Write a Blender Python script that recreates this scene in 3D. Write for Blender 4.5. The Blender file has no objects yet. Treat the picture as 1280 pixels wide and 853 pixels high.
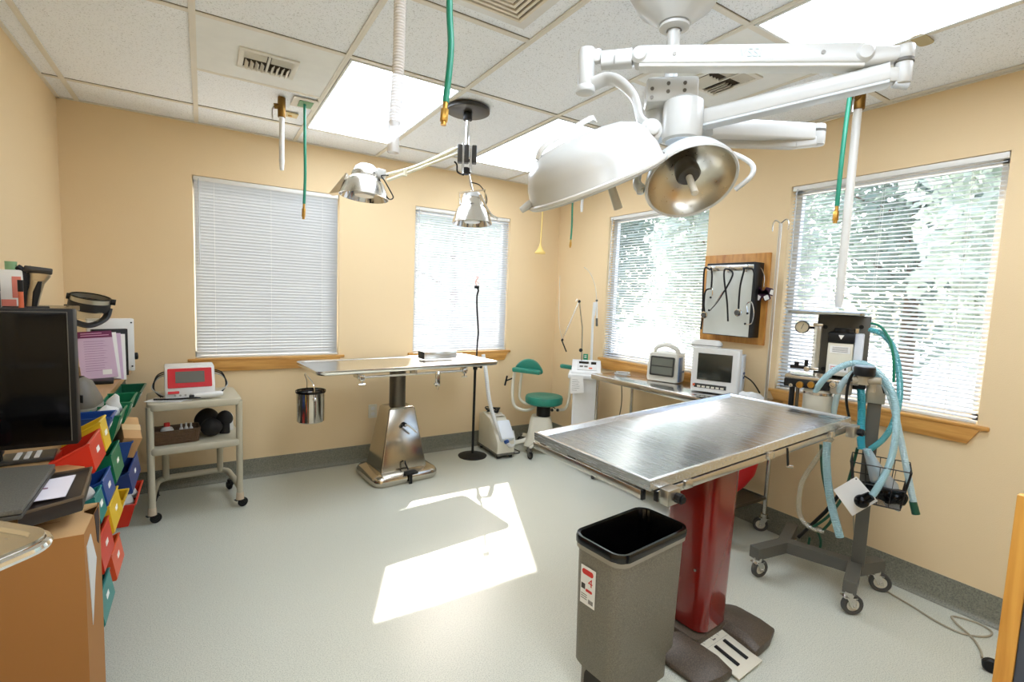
import bpy, bmesh, math, random
from mathutils import Vector, Matrix, Euler, noise as mnoise
random.seed(7)
SC = bpy.context.scene
COL = SC.collection
PI = math.pi
# ------------------------------------------------------------------ camera
CAM_H = 1.427; FPX = 614.3; YAW, PITCH, ROLL = .562, -.089, .039
def _axes():
    cy, sy, cp, sp, cr, sr = math.cos(YAW), math.sin(YAW), math.cos(PITCH), math.sin(PITCH), math.cos(ROLL), math.sin(ROLL)
    f = Vector((sy*cp, cy*cp, sp)); r0 = Vector((cy, -sy, 0)); u0 = r0.cross(f)
    return r0*cr + u0*sr, -r0*sr + u0*cr, f
RT, UP, FW = _axes()
cam = bpy.data.cameras.new('camera'); camo = bpy.data.objects.new('camera', cam); COL.objects.link(camo)
mw = Matrix((RT, UP, -FW)).transposed().to_4x4(); mw.translation = (0, 0, CAM_H)
camo.matrix_world = mw
cam.sensor_width = 36; cam.lens = FPX/1280*36; cam.clip_start = .02
SC.camera = camo
# ------------------------------------------------------------------ light
SC.view_settings.view_transform = 'Standard'
SC.view_settings.look = 'None'
SC.view_settings.gamma = 1
SC.view_settings.use_curve_mapping = False
SC.view_settings.exposure = 1.38
SUN_STRENGTH = 4.8; SKY = .42; TROFFER = 3.7
wd = bpy.data.worlds.new('sky'); SC.world = wd; wd.use_nodes = True
nt = wd.node_tree; bg = nt.nodes['Background']
sky = nt.nodes.new('ShaderNodeTexSky'); sky.sky_type = 'NISHITA'; sky.sun_disc = False
sky.sun_elevation = math.radians(43); sky.sun_rotation = math.radians(25); sky.air_density = 1; sky.dust_density = 2.5
nt.links.new(sky.outputs[0], bg.inputs[0]); bg.inputs[1].default_value = SKY
sl = bpy.data.lights.new('sun', 'SUN'); sl.energy = SUN_STRENGTH; sl.angle = .009; sl.color = (1, .96, .9)
so = bpy.data.objects.new('sun', sl); COL.objects.link(so)
so.rotation_euler = Vector((-.465, -1.02, -1)).to_track_quat('-Z', 'Y').to_euler()
so.location = (4, 8, 8)

# ------------------------------------------------------------------ measuring (a pixel of the 1280x853 frame met with a real plane)
def ray(px, py): return FW + RT*((px-640)/FPX) - UP*((py-426.5)/FPX)
C0 = Vector((0, 0, CAM_H))
def atx(px, py, X): d = ray(px, py); return C0 + d*(X/d.x)
def aty(px, py, Y): d = ray(px, py); return C0 + d*(Y/d.y)
def atz(px, py, Z): d = ray(px, py); return C0 + d*((Z-CAM_H)/d.z)
def att(px, py, t): return C0 + ray(px, py)*t
class Fr:
    'upright local frame at a ground point; local x right, local y away from the viewer'
    def __init__(s, x, y, z=0, yaw=None):
        s.g = Vector((x, y, z)); s.yaw = math.atan2(-x, y) if yaw is None else yaw
        s.ax = Vector((math.cos(s.yaw), math.sin(s.yaw), 0)); s.ay = Vector((-math.sin(s.yaw), math.cos(s.yaw), 0))
    def P(s, px, py, d=0):
        r = ray(px, py); n = s.ay
        t = ((s.g-C0).dot(n)+d)/r.dot(n); p = C0 + r*t - s.g
        return Vector((p.dot(s.ax), d, p.z))
# ------------------------------------------------------------------ materials
MATS = {}
def srgb(c):
    return tuple(((v/255)/12.92 if v/255 <= .04045 else (((v/255)+.055)/1.055)**2.4) for v in c)
def mat(name, rgb, rough=.5, metal=0, var=.06, scale=12, bump=0, bscale=60, emit=0, alpha=1, trans=0, coat=0, aniso=0, spec=.5):
    if name in MATS: return MATS[name]
    m = bpy.data.materials.new(name); m.use_nodes = True; t = m.node_tree; b = t.nodes['Principled BSDF']
    c = srgb(rgb); lin = Vector(c)
    tc = t.nodes.new('ShaderNodeTexCoord'); n = t.nodes.new('ShaderNodeTexNoise'); n.inputs['Scale'].default_value = scale; n.inputs['Detail'].default_value = 4
    t.links.new(tc.outputs['Object'], n.inputs['Vector'])
    mx = t.nodes.new('ShaderNodeMix'); mx.data_type = 'RGBA'
    mx.inputs[6].default_value = (*(lin*(1-var)), 1); mx.inputs[7].default_value = (*[min(1, v*(1+var)) for v in lin], 1)
    t.links.new(n.outputs['Fac'], mx.inputs[0]); t.links.new(mx.outputs[2], b.inputs['Base Color'])
    b.inputs['Roughness'].default_value = rough; b.inputs['Metallic'].default_value = metal
    b.inputs['Specular IOR Level'].default_value = spec
    if coat: b.inputs['Coat Weight'].default_value = coat; b.inputs['Coat Roughness'].default_value = .08
    if bump:
        n2 = t.nodes.new('ShaderNodeTexNoise'); n2.inputs['Scale'].default_value = bscale
        t.links.new(tc.outputs['Object'], n2.inputs['Vector'])
        bp = t.nodes.new('ShaderNodeBump'); bp.inputs['Strength'].default_value = bump; bp.inputs['Distance'].default_value = .003
        t.links.new(n2.outputs['Fac'], bp.inputs['Height']); t.links.new(bp.outputs[0], b.inputs['Normal'])
    if emit: b.inputs['Emission Color'].default_value = (*c, 1); b.inputs['Emission Strength'].default_value = emit
    if alpha < 1: b.inputs['Alpha'].default_value = alpha
    if trans: b.inputs['Transmission Weight'].default_value = trans
    MATS[name] = m; return m
def metal(name, rgb=(200, 198, 194), rough=.25, brush=None, bs=.25):
    'brushed metal: stretched noise drives the roughness and a fine bump'
    if name in MATS: return MATS[name]
    m = mat(name, rgb, rough, 1, .04); t = m.node_tree; b = t.nodes['Principled BSDF']
    tc = t.nodes.new('ShaderNodeTexCoord'); mp = t.nodes.new('ShaderNodeMapping'); mp.inputs['Scale'].default_value = brush or (3, 180, 180)
    n = t.nodes.new('ShaderNodeTexNoise'); n.inputs['Scale'].default_value = 2; n.inputs['Detail'].default_value = 5
    t.links.new(tc.outputs['Object'], mp.inputs[0]); t.links.new(mp.outputs[0], n.inputs['Vector'])
    mr = t.nodes.new('ShaderNodeMapRange'); mr.inputs[3].default_value = rough*(1-bs); mr.inputs[4].default_value = rough*(1+bs)
    t.links.new(n.outputs['Fac'], mr.inputs[0]); t.links.new(mr.outputs[0], b.inputs['Roughness'])
    return m
def wood(name, a=(214, 160, 84), bcol=(176, 118, 50), rough=.4, axis=(1, 14, 14), sc=3):
    if name in MATS: return MATS[name]
    m = mat(name, a, rough); t = m.node_tree; b = t.nodes['Principled BSDF']
    tc = t.nodes.new('ShaderNodeTexCoord'); mp = t.nodes.new('ShaderNodeMapping'); mp.inputs['Scale'].default_value = axis
    n = t.nodes.new('ShaderNodeTexNoise'); n.inputs['Scale'].default_value = sc; n.inputs['Detail'].default_value = 8; n.inputs['Distortion'].default_value = .6
    cr = t.nodes.new('ShaderNodeValToRGB'); cr.color_ramp.elements[0].color = (*srgb(bcol), 1); cr.color_ramp.elements[1].color = (*srgb(a), 1)
    cr.color_ramp.elements[0].position = .3; cr.color_ramp.elements[1].position = .62
    t.links.new(tc.outputs['Object'], mp.inputs[0]); t.links.new(mp.outputs[0], n.inputs['Vector']); t.links.new(n.outputs['Fac'], cr.inputs[0])
    t.links.new(cr.outputs[0], b.inputs['Base Color']); return m
def speckle(name, base, dark, light, scale, rough, thr=(.36, .42), bump=0, spec=.5, lowvar=.04, hi=(.6, .68)):
    m = mat(name, base, rough, spec=spec); t = m.node_tree; b = t.nodes['Principled BSDF']
    tc = t.nodes.new('ShaderNodeTexCoord'); n = t.nodes.new('ShaderNodeTexNoise'); n.inputs['Scale'].default_value = scale; n.inputs['Detail'].default_value = 2
    t.links.new(tc.outputs['Object'], n.inputs['Vector'])
    cr = t.nodes.new('ShaderNodeValToRGB'); e = cr.color_ramp.elements
    e[0].position = thr[0]; e[0].color = (*srgb(dark), 1); e[1].position = thr[1]; e[1].color = (*srgb(base), 1)
    k = e.new(hi[0]); k.color = (*srgb(base), 1); k = e.new(hi[1]); k.color = (*srgb(light), 1)
    t.links.new(n.outputs['Fac'], cr.inputs[0])
    n3 = t.nodes.new('ShaderNodeTexNoise'); n3.inputs['Scale'].default_value = 1.3
    t.links.new(tc.outputs['Object'], n3.inputs['Vector'])
    mr = t.nodes.new('ShaderNodeMapRange'); mr.inputs[3].default_value = 1-lowvar; mr.inputs[4].default_value = 1+lowvar
    t.links.new(n3.outputs['Fac'], mr.inputs[0])
    vm = t.nodes.new('ShaderNodeVectorMath'); vm.operation = 'SCALE'; t.links.new(cr.outputs[0], vm.inputs[0]); t.links.new(mr.outputs[0], vm.inputs['Scale'])
    t.links.new(vm.outputs[0], b.inputs['Base Color'])
    if bump:
        bp = t.nodes.new('ShaderNodeBump'); bp.inputs['Strength'].default_value = bump; bp.inputs['Distance'].default_value = .002
        t.links.new(n.outputs['Fac'], bp.inputs['Height']); t.links.new(bp.outputs[0], b.inputs['Normal'])
    return m
def thin(name, rgb, tr=.4, rough=.5):
    'thin translucent plastic: diffuse plus translucent plus a little gloss'
    m = bpy.data.materials.new(name); m.use_nodes = True; t = m.node_tree; t.nodes.remove(t.nodes['Principled BSDF'])
    o = t.nodes['Material Output']; c = (*srgb(rgb), 1)
    tc = t.nodes.new('ShaderNodeTexCoord'); n = t.nodes.new('ShaderNodeTexNoise'); n.inputs['Scale'].default_value = 5; t.links.new(tc.outputs['Object'], n.inputs['Vector'])
    mr = t.nodes.new('ShaderNodeMapRange'); mr.inputs[3].default_value = .96; mr.inputs[4].default_value = 1.02; t.links.new(n.outputs['Fac'], mr.inputs[0])
    vm = t.nodes.new('ShaderNodeVectorMath'); vm.operation = 'SCALE'; vm.inputs[0].default_value = c[:3]; t.links.new(mr.outputs[0], vm.inputs['Scale'])
    d = t.nodes.new('ShaderNodeBsdfDiffuse'); q = t.nodes.new('ShaderNodeBsdfTranslucent'); g = t.nodes.new('ShaderNodeBsdfGlossy'); g.inputs['Roughness'].default_value = rough
    t.links.new(vm.outputs[0], d.inputs[0]); t.links.new(vm.outputs[0], q.inputs[0])
    a = t.nodes.new('ShaderNodeMixShader'); a.inputs[0].default_value = tr; t.links.new(d.outputs[0], a.inputs[1]); t.links.new(q.outputs[0], a.inputs[2])
    b = t.nodes.new('ShaderNodeMixShader'); b.inputs[0].default_value = .05; t.links.new(a.outputs[0], b.inputs[1]); t.links.new(g.outputs[0], b.inputs[2])
    t.links.new(b.outputs[0], o.inputs[0]); MATS[name] = m; return m
def clear(name, rgb, amount=.5, rough=.1):
    'see-through plastic or window glass: transparent mixed with diffuse and gloss'
    m = bpy.data.materials.new(name); m.use_nodes = True; t = m.node_tree; t.nodes.remove(t.nodes['Principled BSDF'])
    o = t.nodes['Material Output']; c = (*srgb(rgb), 1)
    tr = t.nodes.new('ShaderNodeBsdfTransparent'); d = t.nodes.new('ShaderNodeBsdfDiffuse'); g = t.nodes.new('ShaderNodeBsdfGlossy'); g.inputs['Roughness'].default_value = rough
    tc = t.nodes.new('ShaderNodeTexCoord'); n = t.nodes.new('ShaderNodeTexNoise'); n.inputs['Scale'].default_value = 6; t.links.new(tc.outputs['Object'], n.inputs['Vector'])
    mr = t.nodes.new('ShaderNodeMapRange'); mr.inputs[3].default_value = amount*.93; mr.inputs[4].default_value = min(1, amount*1.07); t.links.new(n.outputs['Fac'], mr.inputs[0])
    d.inputs[0].default_value = c
    a = t.nodes.new('ShaderNodeMixShader'); t.links.new(mr.outputs[0], a.inputs[0]); t.links.new(tr.outputs[0], a.inputs[1]); t.links.new(d.outputs[0], a.inputs[2])
    b = t.nodes.new('ShaderNodeMixShader'); b.inputs[0].default_value = .07; t.links.new(a.outputs[0], b.inputs[1]); t.links.new(g.outputs[0], b.inputs[2])
    t.links.new(b.outputs[0], o.inputs[0]); MATS[name] = m; return m
wall_m = mat('wall_paint', (232, 206, 162), .75, var=.025, scale=2, bump=.25, bscale=220)
ceil_m = speckle('ceiling_tile', (246, 249, 252), (204, 206, 206), (250, 252, 253), 190, .9, (.33, .40), .3)
panel_m = mat('painted_panel', (236, 237, 233), .7, bump=.1, bscale=120)
floor_m = speckle('floor_vinyl', (206, 206, 190), (180, 181, 166), (218, 219, 205), 240, .3, (.40, .46), 0, .32, .03)
cove_m = speckle('cove_base', (128, 126, 110), (108, 107, 94), (146, 144, 128), 170, .45, (.40, .46))
grid_m = mat('tbar_paint', (228, 222, 208), .5)
white = mat('white_plastic', (224, 223, 218), .35)
lampwhite = mat('lamp_enamel', (198, 198, 193), .3, coat=.2)
cream = mat('cream_plastic', (222, 216, 196), .4)
beige = mat('beige_metal', (196, 188, 164), .45)
black = mat('black_plastic', (15, 15, 15), .45, spec=.35)
gloss = mat('black_gloss', (8, 8, 9), .12, spec=.2)
rubber = mat('grey_rubber', (74, 72, 68), .6)
steel = metal('steel', (206, 203, 197), .24)
chrome = metal('chrome', (226, 226, 226), .09)
steeltop = metal('steel_top', (224, 226, 228), .26, (160, 3, 160))
darksteel = metal('dark_steel', (110, 106, 98), .35)
greypaint = mat('grey_paint', (96, 93, 84), .45)
oak = wood('oak'); oak_y = wood('oak_y', axis=(14, 1, 14)); oakdark = wood('oak_board', (206, 148, 70), (172, 108, 40), .45, (1, 10, 2))
oakv = wood('oak_vertical', (214, 158, 72), (184, 122, 44), .4, (12, 12, 1))
brass = metal('brass', (196, 152, 76), .3)
green_hose = mat('green_hose', (22, 128, 98), .35)
darkgreen = mat('dark_green_hose', (20, 78, 56), .4)
teal = mat('teal_vinyl', (34, 124, 104), .38, var=.1)
paper = mat('paper', (240, 238, 232), .8)
blindw = thin('blind_slat', (208, 211, 212), .06)
# ------------------------------------------------------------------ mesh builder
def rr(w, h, r, cx=0, cy=0, n=5):
    pts = []
    for sx, sy, a0 in ((1, 1, 0), (-1, 1, 90), (-1, -1, 180), (1, -1, 270)):
        for k in range(n+1):
            a = math.radians(a0+90*k/n); pts.append((cx+sx*(w/2-r)+r*math.cos(a), cy+sy*(h/2-r)+r*math.sin(a)))
    return pts
def spline(pts, sub=8, closed=False):
    P = [Vector(p) for p in pts]; n = len(P); out = []
    if n < 3: return [P[0].lerp(P[-1], i/sub) for i in range(sub+1)]
    for i in range(n if closed else n-1):
        if closed: a, b, c, d = P[(i-1) % n], P[i], P[(i+1) % n], P[(i+2) % n]
        else: a, b, c, d = P[max(i-1, 0)], P[i], P[i+1], P[min(i+2, n-1)]
        for k in range(sub):
            t = k/sub; out.append(.5*((2*b)+(c-a)*t+(2*a-5*b+4*c-d)*t*t+(3*b-3*c+d-a)*t**3))
    if not closed: out.append(P[-1])
    return out
class M:
    def __init__(s): s.bm = bmesh.new()
    def _add(s, bm, mx=None):
        if mx is not None: bmesh.ops.transform(bm, matrix=mx, verts=bm.verts)
        bmesh.ops.recalc_face_normals(bm, faces=bm.faces)
        me = bpy.data.meshes.new('t'); bm.to_mesh(me); bm.free(); s.bm.from_mesh(me); bpy.data.meshes.remove(me); return s
    def box(s, a, b, bev=0, seg=2, mx=None):
        a, b = Vector(a), Vector(b); c = (a+b)/2; d = b-a
        return s.obox(c, (abs(d.x), abs(d.y), abs(d.z)), (0, 0, 0), bev, seg, mx)
    def obox(s, c, size, rot=(0, 0, 0), bev=0, seg=2, mx=None):
        bm = bmesh.new(); bmesh.ops.create_cube(bm, size=1); bmesh.ops.scale(bm, vec=size, verts=bm.verts)
        if bev: bmesh.ops.bevel(bm, geom=bm.edges[:], offset=min(bev, min(size)*.49), segments=seg, profile=.5, affect='EDGES')
        m = Matrix.Translation(c) @ Euler(rot).to_matrix().to_4x4()
        return s._add(bm, (mx @ m) if mx is not None else m)
    def cyl(s, p, q, r, r2=None, n=20, bev=0):
        p, q = Vector(p), Vector(q); bm = bmesh.new(); L = (q-p).length
        bmesh.ops.create_cone(bm, cap_ends=True, segments=n, radius1=r, radius2=r if r2 is None else r2, depth=L)
        if bev: bmesh.ops.bevel(bm, geom=[e for e in bm.edges if abs(e.verts[0].co.z-e.verts[1].co.z) < 1e-6], offset=bev, segments=2, profile=.5, affect='EDGES')
        m = Matrix.Translation((p+q)/2) @ (q-p).to_track_quat('Z', 'Y').to_matrix().to_4x4()
        return s._add(bm, m)
    def tube(s, pts, r, n=8, sub=8, closed=False, rib=0, smooth=True, flat=1, capr=True):
        P = spline(pts, sub, closed) if smooth else [Vector(p) for p in pts]
        if rib:   # resample evenly for corrugations
            L = [0]
            for a, b in zip(P, P[1:]): L.append(L[-1]+(b-a).length)
            tot = L[-1]; N = min(520, max(8, int(tot/rib)*2)); Q = []; j = 0
            for i in range(N+1):
                d = tot*i/N
                while j < len(L)-2 and L[j+1] < d: j += 1
                f = (d-L[j])/max(1e-9, L[j+1]-L[j]); Q.append(P[j].lerp(P[j+1], f))
            P = Q
        bm = bmesh.new(); rings = []; N = len(P); up = None
        for i in range(N):
            t = (P[(i+1) % N]-P[i-1]) if closed else (P[min(i+1, N-1)]-P[max(i-1, 0)])
            t = t.normalized() if t.length > 1e-9 else Vector((0, 0, 1))
            if up is None: up = t.orthogonal().normalized()
            up = (up-t*up.dot(t)); up = up.normalized() if up.length > 1e-6 else t.orthogonal().normalized()
            sd = t.cross(up); rad = r(i/(N-1)) if callable(r) else r
            if rib: rad = rad*(1 if i % 2 else .86)
            rings.append([bm.verts.new(P[i]+(up*math.cos(2*PI*k/n)+sd*math.sin(2*PI*k/n)*flat)*rad) for k in range(n)])
        for i in range(N if closed else N-1):
            A, B = rings[i], rings[(i+1) % N]
            for k in range(n): bm.faces.new((A[k], A[(k+1) % n], B[(k+1) % n], B[k]))
        if not closed and capr: bm.faces.new(rings[0][::-1]); bm.faces.new(rings[-1])
        return s._add(bm)
    def lathe(s, prof, c=(0, 0, 0), axis=(0, 0, 1), n=36, squash=None, cap=True):
        bm = bmesh.new(); rings = []
        for r, h in prof:
            if r < 1e-6: rings.append([bm.verts.new((0, 0, h))])
            else: rings.append([bm.verts.new((r*math.cos(2*PI*k/n), r*math.sin(2*PI*k/n), h)) for k in range(n)])
        for A, B in zip(rings, rings[1:]):
            if len(A) == 1 and len(B) == 1: continue
            for k in range(n):
                if len(A) == 1: bm.faces.new((A[0], B[k], B[(k+1) % n]))
                elif len(B) == 1: bm.faces.new((A[k], A[(k+1) % n], B[0]))
                else: bm.faces.new((A[k], A[(k+1) % n], B[(k+1) % n], B[k]))
        if squash: bmesh.ops.scale(bm, vec=squash, verts=bm.verts)
        return s._add(bm, Matrix.Translation(c) @ Vector(axis).to_track_quat('Z', 'Y').to_matrix().to_4x4())
    def prism(s, poly, h0, h1, plane='xy', bev=0, mx=None, taper=1, shift=(0, 0)):
        bm = bmesh.new()
        mp = {'xy': lambda u, v, w: (u, v, w), 'xz': lambda u, v, w: (u, w, v), 'yz': lambda u, v, w: (w, u, v)}[plane]
        n = len(poly); cu = sum(p[0] for p in poly)/n; cv = sum(p[1] for p in poly)/n
        A = [bm.verts.new(mp(u, v, h0)) for u, v in poly]
        B = [bm.verts.new(mp(cu+(u-cu)*taper+shift[0], cv+(v-cv)*taper+shift[1], h1)) for u, v in poly]
        bm.faces.new(A); bm.faces.new(B[::-1])
        for k in range(n): bm.faces.new((A[k], B[k], B[(k+1) % n], A[(k+1) % n]))
        if bev:
            bmesh.ops.recalc_face_normals(bm, faces=bm.faces)
            caps = [e for e in bm.edges if all(v in A for v in e.verts) or all(v in B for v in e.verts)]
            bmesh.ops.bevel(bm, geom=caps, offset=bev, segments=2, profile=.5, affect='EDGES')
        return s._add(bm, mx)
    def loft(s, sections, cap=True):
        'sections: lists of 3D points of equal length'
        bm = bmesh.new(); R = [[bm.verts.new(p) for p in S] for S in sections]; n = len(R[0])
        for A, B in zip(R, R[1:]):
            for k in range(n): bm.faces.new((A[k], A[(k+1) % n], B[(k+1) % n], B[k]))
        if cap: bm.faces.new(R[0][::-1]); bm.faces.new(R[-1])
        return s._add(bm)
    def ball(s, c, r, rot=(0, 0, 0), n=24, k=14):
        bm = bmesh.new(); bmesh.ops.create_uvsphere(bm, u_segments=n, v_segments=k, radius=1)
        r = (r, r, r) if isinstance(r, (int, float)) else r
        bmesh.ops.scale(bm, vec=r, verts=bm.verts)
        return s._add(bm, Matrix.Translation(c) @ Euler(rot).to_matrix().to_4x4())
    def poly(s, pts):
        bm = bmesh.new(); bm.faces.new([bm.verts.new(p) for p in pts]); me = bpy.data.meshes.new('t'); bm.to_mesh(me); bm.free(); s.bm.from_mesh(me); bpy.data.meshes.remove(me); return s
    def jitter(s, amp, sc):
        for v in s.bm.verts: v.co += mnoise.noise_vector(v.co*sc)*amp
        return s
def finish(name, m, material, ang=38):
    bm = m.bm
    for f in bm.faces: f.smooth = True
    lim = math.radians(ang)
    for e in bm.edges:
        if len(e.link_faces) == 2 and e.calc_face_angle(0) > lim: e.smooth = False
    me = bpy.data.meshes.new(name); bm.to_mesh(me); bm.free(); me.materials.append(material)
    o = bpy.data.objects.new(name, me); COL.objects.link(o); return o
ROOTINV = {}
def setp(o, label, cat, group=None, kind=None):
    if label: o['label'] = label
    if cat: o['category'] = cat
    if group: o['group'] = group
    if kind: o['kind'] = kind
    return o
def thing(name, label, cat, loc=(0, 0, 0), yaw=0, group=None):
    if isinstance(loc, Fr): yaw = loc.yaw; loc = loc.g
    o = bpy.data.objects.new(name, None); COL.objects.link(o); o.empty_display_size = .05
    o.location = loc; o.rotation_euler = (0, 0, yaw)
    ROOTINV[o] = (Matrix.Translation(loc) @ Matrix.Rotation(yaw, 4, 'Z')).inverted()
    return setp(o, label, cat, group)
def part(name, m, material, parent, world=False, label=None, kind=None):
    o = finish(name, m, material); inv = ROOTINV[parent]; ROOTINV[o] = inv
    if world: o.data.transform(inv)
    o.parent = parent
    if label: o['label'] = label
    if kind: o['kind'] = kind
    return o
def single(name, m, material, label, cat, group=None, base=None):
    'a thing that is one mesh; its origin is put at its base'
    o = finish(name, m, material)
    vs = [v.co for v in o.data.vertices]
    c = Vector(((min(v.x for v in vs)+max(v.x for v in vs))/2, (min(v.y for v in vs)+max(v.y for v in vs))/2, min(v.z for v in vs)))
    o.data.transform(Matrix.Translation(-c)); o.location = c
    return setp(o, label, cat, group)
def struct(name, m, material, parent=None):
    o = finish(name, m, material)
    if parent: o.parent = parent
    else: o['kind'] = 'structure'
    return o
def textm(s, size, mx, ext=.0006):
    cu = bpy.data.curves.new('t', 'FONT'); cu.body = s; cu.size = size; cu.extrude = ext; cu.align_x = 'CENTER'; cu.align_y = 'CENTER'
    o = bpy.data.objects.new('t', cu); COL.objects.link(o); me = o.to_mesh(); m = M(); m.bm.from_mesh(me)
    o.to_mesh_clear(); bpy.data.objects.remove(o); bmesh.ops.transform(m.bm, matrix=mx, verts=m.bm.verts); return m
def basis(o, x, y):
    x = Vector(x).normalized(); z = x.cross(Vector(y)).normalized(); y = z.cross(x)
    m = Matrix((x, y, z)).transposed().to_4x4(); m.translation = o; return m
FACE = Matrix.Rotation(PI/2, 4, 'X')   # puts xy artwork upright, facing local -y
def caster(root, x, y, wheel_r=.05, ang=0, mt=rubber, hub=steel, top=None, fork=True):
    'a swivel caster as part of its thing: fork, tyre and hub'
    top = top or wheel_r*2+.02; d = Vector((math.cos(ang), math.sin(ang), 0)); a = Vector((-d.y, d.x, 0)); c = Vector((x, y, wheel_r))+d*.018
    m = M(); w = wheel_r*.28
    m.cyl((x, y, top-.012), (x, y, top+.012), .022, n=16)
    for sg in (-1, 1):
        p = c+a*sg*(w+.006); mx = Matrix.Translation(p) @ Matrix.Rotation(ang, 4, 'Z')
        m.prism([(-.012, -.01), (.014, -.01), (.0, top-wheel_r-.012), (-.038, top-wheel_r-.012)], -.0015, .0015, 'xz', mx=mx)
    m.obox((x, y, top-.014), (.06, w*2+.014, .004), (0, 0, ang))
    m.cyl(c-a*(w+.012), c+a*(w+.012), .006, n=10)
    f = part('caster', m, hub, root)
    t = M(); t.lathe([(wheel_r*.62, -w*.8), (wheel_r*.9, -w), (wheel_r, -w*.6), (wheel_r, w*.6), (wheel_r*.9, w), (wheel_r*.62, w*.8), (wheel_r*.62, -w*.8)], c, a, 28)
    part('wheel', t, mt, f)
    h = M(); h.lathe([(0, -w*.9), (wheel_r*.3, -w*.95), (wheel_r*.35, -w*.5), (wheel_r*.63, -w*.5), (wheel_r*.63, w*.5), (wheel_r*.35, w*.5), (wheel_r*.3, w*.95), (0, w*.9)], c, a, 24)
    part('hub', h, cream if hub is steel else hub, f)
    return f
# ================================================================== the room
XL, XR, YB, YF, ZC = -.731, 3.072, 4.06, -1.7, 2.512
TH = .11
W12 = [(-.054, .913), (1.538, 2.49)]; W34 = [(2.302, 3.326), (.751, 1.725)]; WZ0, WZ1 = .913, 2.169
floor = struct('floor', M().box((XL-.2, YF-.2, -.06), (XR+.2, YB+.2, 0)), floor_m)
ceil = struct('ceiling', M().box((XL-.2, YF-.2, ZC+.006), (XR+.2, YB+.2, ZC+.08)), ceil_m)
def wall(name, plane, at, out, a0, a1, holes):
    us = sorted({a0, a1, *[h for H in holes for h in H[:2]]}); vs = sorted({0, ZC+.006, *[h for H in holes for h in H[2:]]}); m = M()
    for u0, u1 in zip(us, us[1:]):
        for v0, v1 in zip(vs, vs[1:]):
            if any(H[0] <= (u0+u1)/2 <= H[1] and H[2] <= (v0+v1)/2 <= H[3] for H in holes): continue
            A = (u0, at, v0) if plane == 'y' else (at, u0, v0); B = (u1, at+out, v1) if plane == 'y' else (at+out, u1, v1)
            m.box(A, B)
    bmesh.ops.remove_doubles(m.bm, verts=m.bm.verts, dist=1e-5)
    # drop the inner shared faces between cells
    seen = {}
    for f in m.bm.faces[:]:
        k = tuple(round(c, 4) for c in f.calc_center_median()); seen.setdefault(k, []).append(f)
    bmesh.ops.delete(m.bm, geom=[f for L in seen.values() if len(L) > 1 for f in L], context='FACES')
    o = struct(name, m, wall_m)
    for p in o.data.polygons: p.use_smooth = False
    return o
wall('wall_back', 'y', YB, TH, XL, XR, [(a, b, WZ0, WZ1) for a, b in W12])
wall('wall_right', 'x', XR, TH, YF, YB, [(a, b, WZ0, WZ1) for a, b in W34])
wall('wall_left', 'x', XL, -TH, YF, YB, [])
wall('wall_front', 'y', YF, -TH, XL, XR, [(1.0, 1.95, 0, 2.08)])
# door behind the viewer
dm = M().box((1.03, YF-.06, .01), (1.92, YF-.015, 2.05), .002); d1 = struct('door_1', dm, oakv)
df = M()
for A, B in [((.94, YF-.01, 0), (1.03, YF+.02, 2.13)), ((1.92, YF-.01, 0), (2.01, YF+.02, 2.13)), ((1.03, YF-.01, 2.05), (1.92, YF+.02, 2.13))]: df.box(A, B, .004)
dfo = struct('door_frame', df, oakv, d1); 
dh = M().cyl((1.1, YF-.02, 1.0), (1.1, YF+.05, 1.0), .012).ball((1.1, YF+.06, 1.0), .028); struct('door_handle', dh, steel, d1)
# cove base
def cove(name, plane, at, sgn, a0, a1):
    m = M(); pr = [(0, .001), (.028, .001), (.018, .006), (.009, .016), (.005, .03), (.005, .143), (0, .143)]
    P = []
    for a in (a0, a1):
        P.append([((a, at-sgn*u, v) if plane == 'y' else (at-sgn*u, a, v)) for u, v in pr])
    m.loft(P); return struct(name, m, cove_m)
cove('baseboard_back', 'y', YB, 1, XL, XR); cove('baseboard_right', 'x', XR, 1, YF, YB); cove('baseboard_left', 'x', XL, -1, YF, YB)
cove('baseboard_front', 'y', YF, -1, XL, .93)
# ceiling grid: 2 ft by 4 ft tiles, some split in half
GX0, GY0, S = -.633, 3.676, .6096
m = M(); hw = .0125
cols = [GX0+i*S for i in range(0, 7)]; rows = [GY0-j*2*S for j in range(0, 5)]
for c in cols:
    if c < XR: m.box((c-hw, YF, ZC-.001), (c+hw, YB, ZC+.004)); m.box((c-.0018, YF, ZC-.0018), (c+.0018, YB, ZC-.001))
for r in rows: m.box((XL, r-hw, ZC-.0006), (XR, r+hw, ZC+.004))
half = [(1, GY0-S), (2, GY0-3*S), (4, GY0-3*S)]
for i, r in half: m.box((cols[i], r-hw, ZC-.0006), (cols[i+1], r+hw, ZC+.004))
for A, B in [((XL, YF, ZC-.002), (XL+.018, YB, ZC+.004)), ((XR-.018, YF, ZC-.002), (XR, YB, ZC+.004)), ((XL, YB-.018, ZC-.002), (XR, YB, ZC+.004))]: m.box(A, B)
struct('trim_1', m, grid_m)
# the dark reveal lines beside the grid
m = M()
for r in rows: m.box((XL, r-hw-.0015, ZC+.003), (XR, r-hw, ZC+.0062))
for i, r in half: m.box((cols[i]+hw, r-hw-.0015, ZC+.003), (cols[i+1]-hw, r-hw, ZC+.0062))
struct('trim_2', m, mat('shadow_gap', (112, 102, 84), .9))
# plain panels that carry the small registers
for x0, y0, lab in [(cols[1], GY0-2*S, 'a'), (cols[4], GY0-4*S, 'b')]:
    m = M().box((x0+hw, y0+hw, ZC+.001), (x0+S-hw, y0+S-hw, ZC+.008)); struct('trim_3' if lab == 'a' else 'trim_4', m, panel_m)
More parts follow.
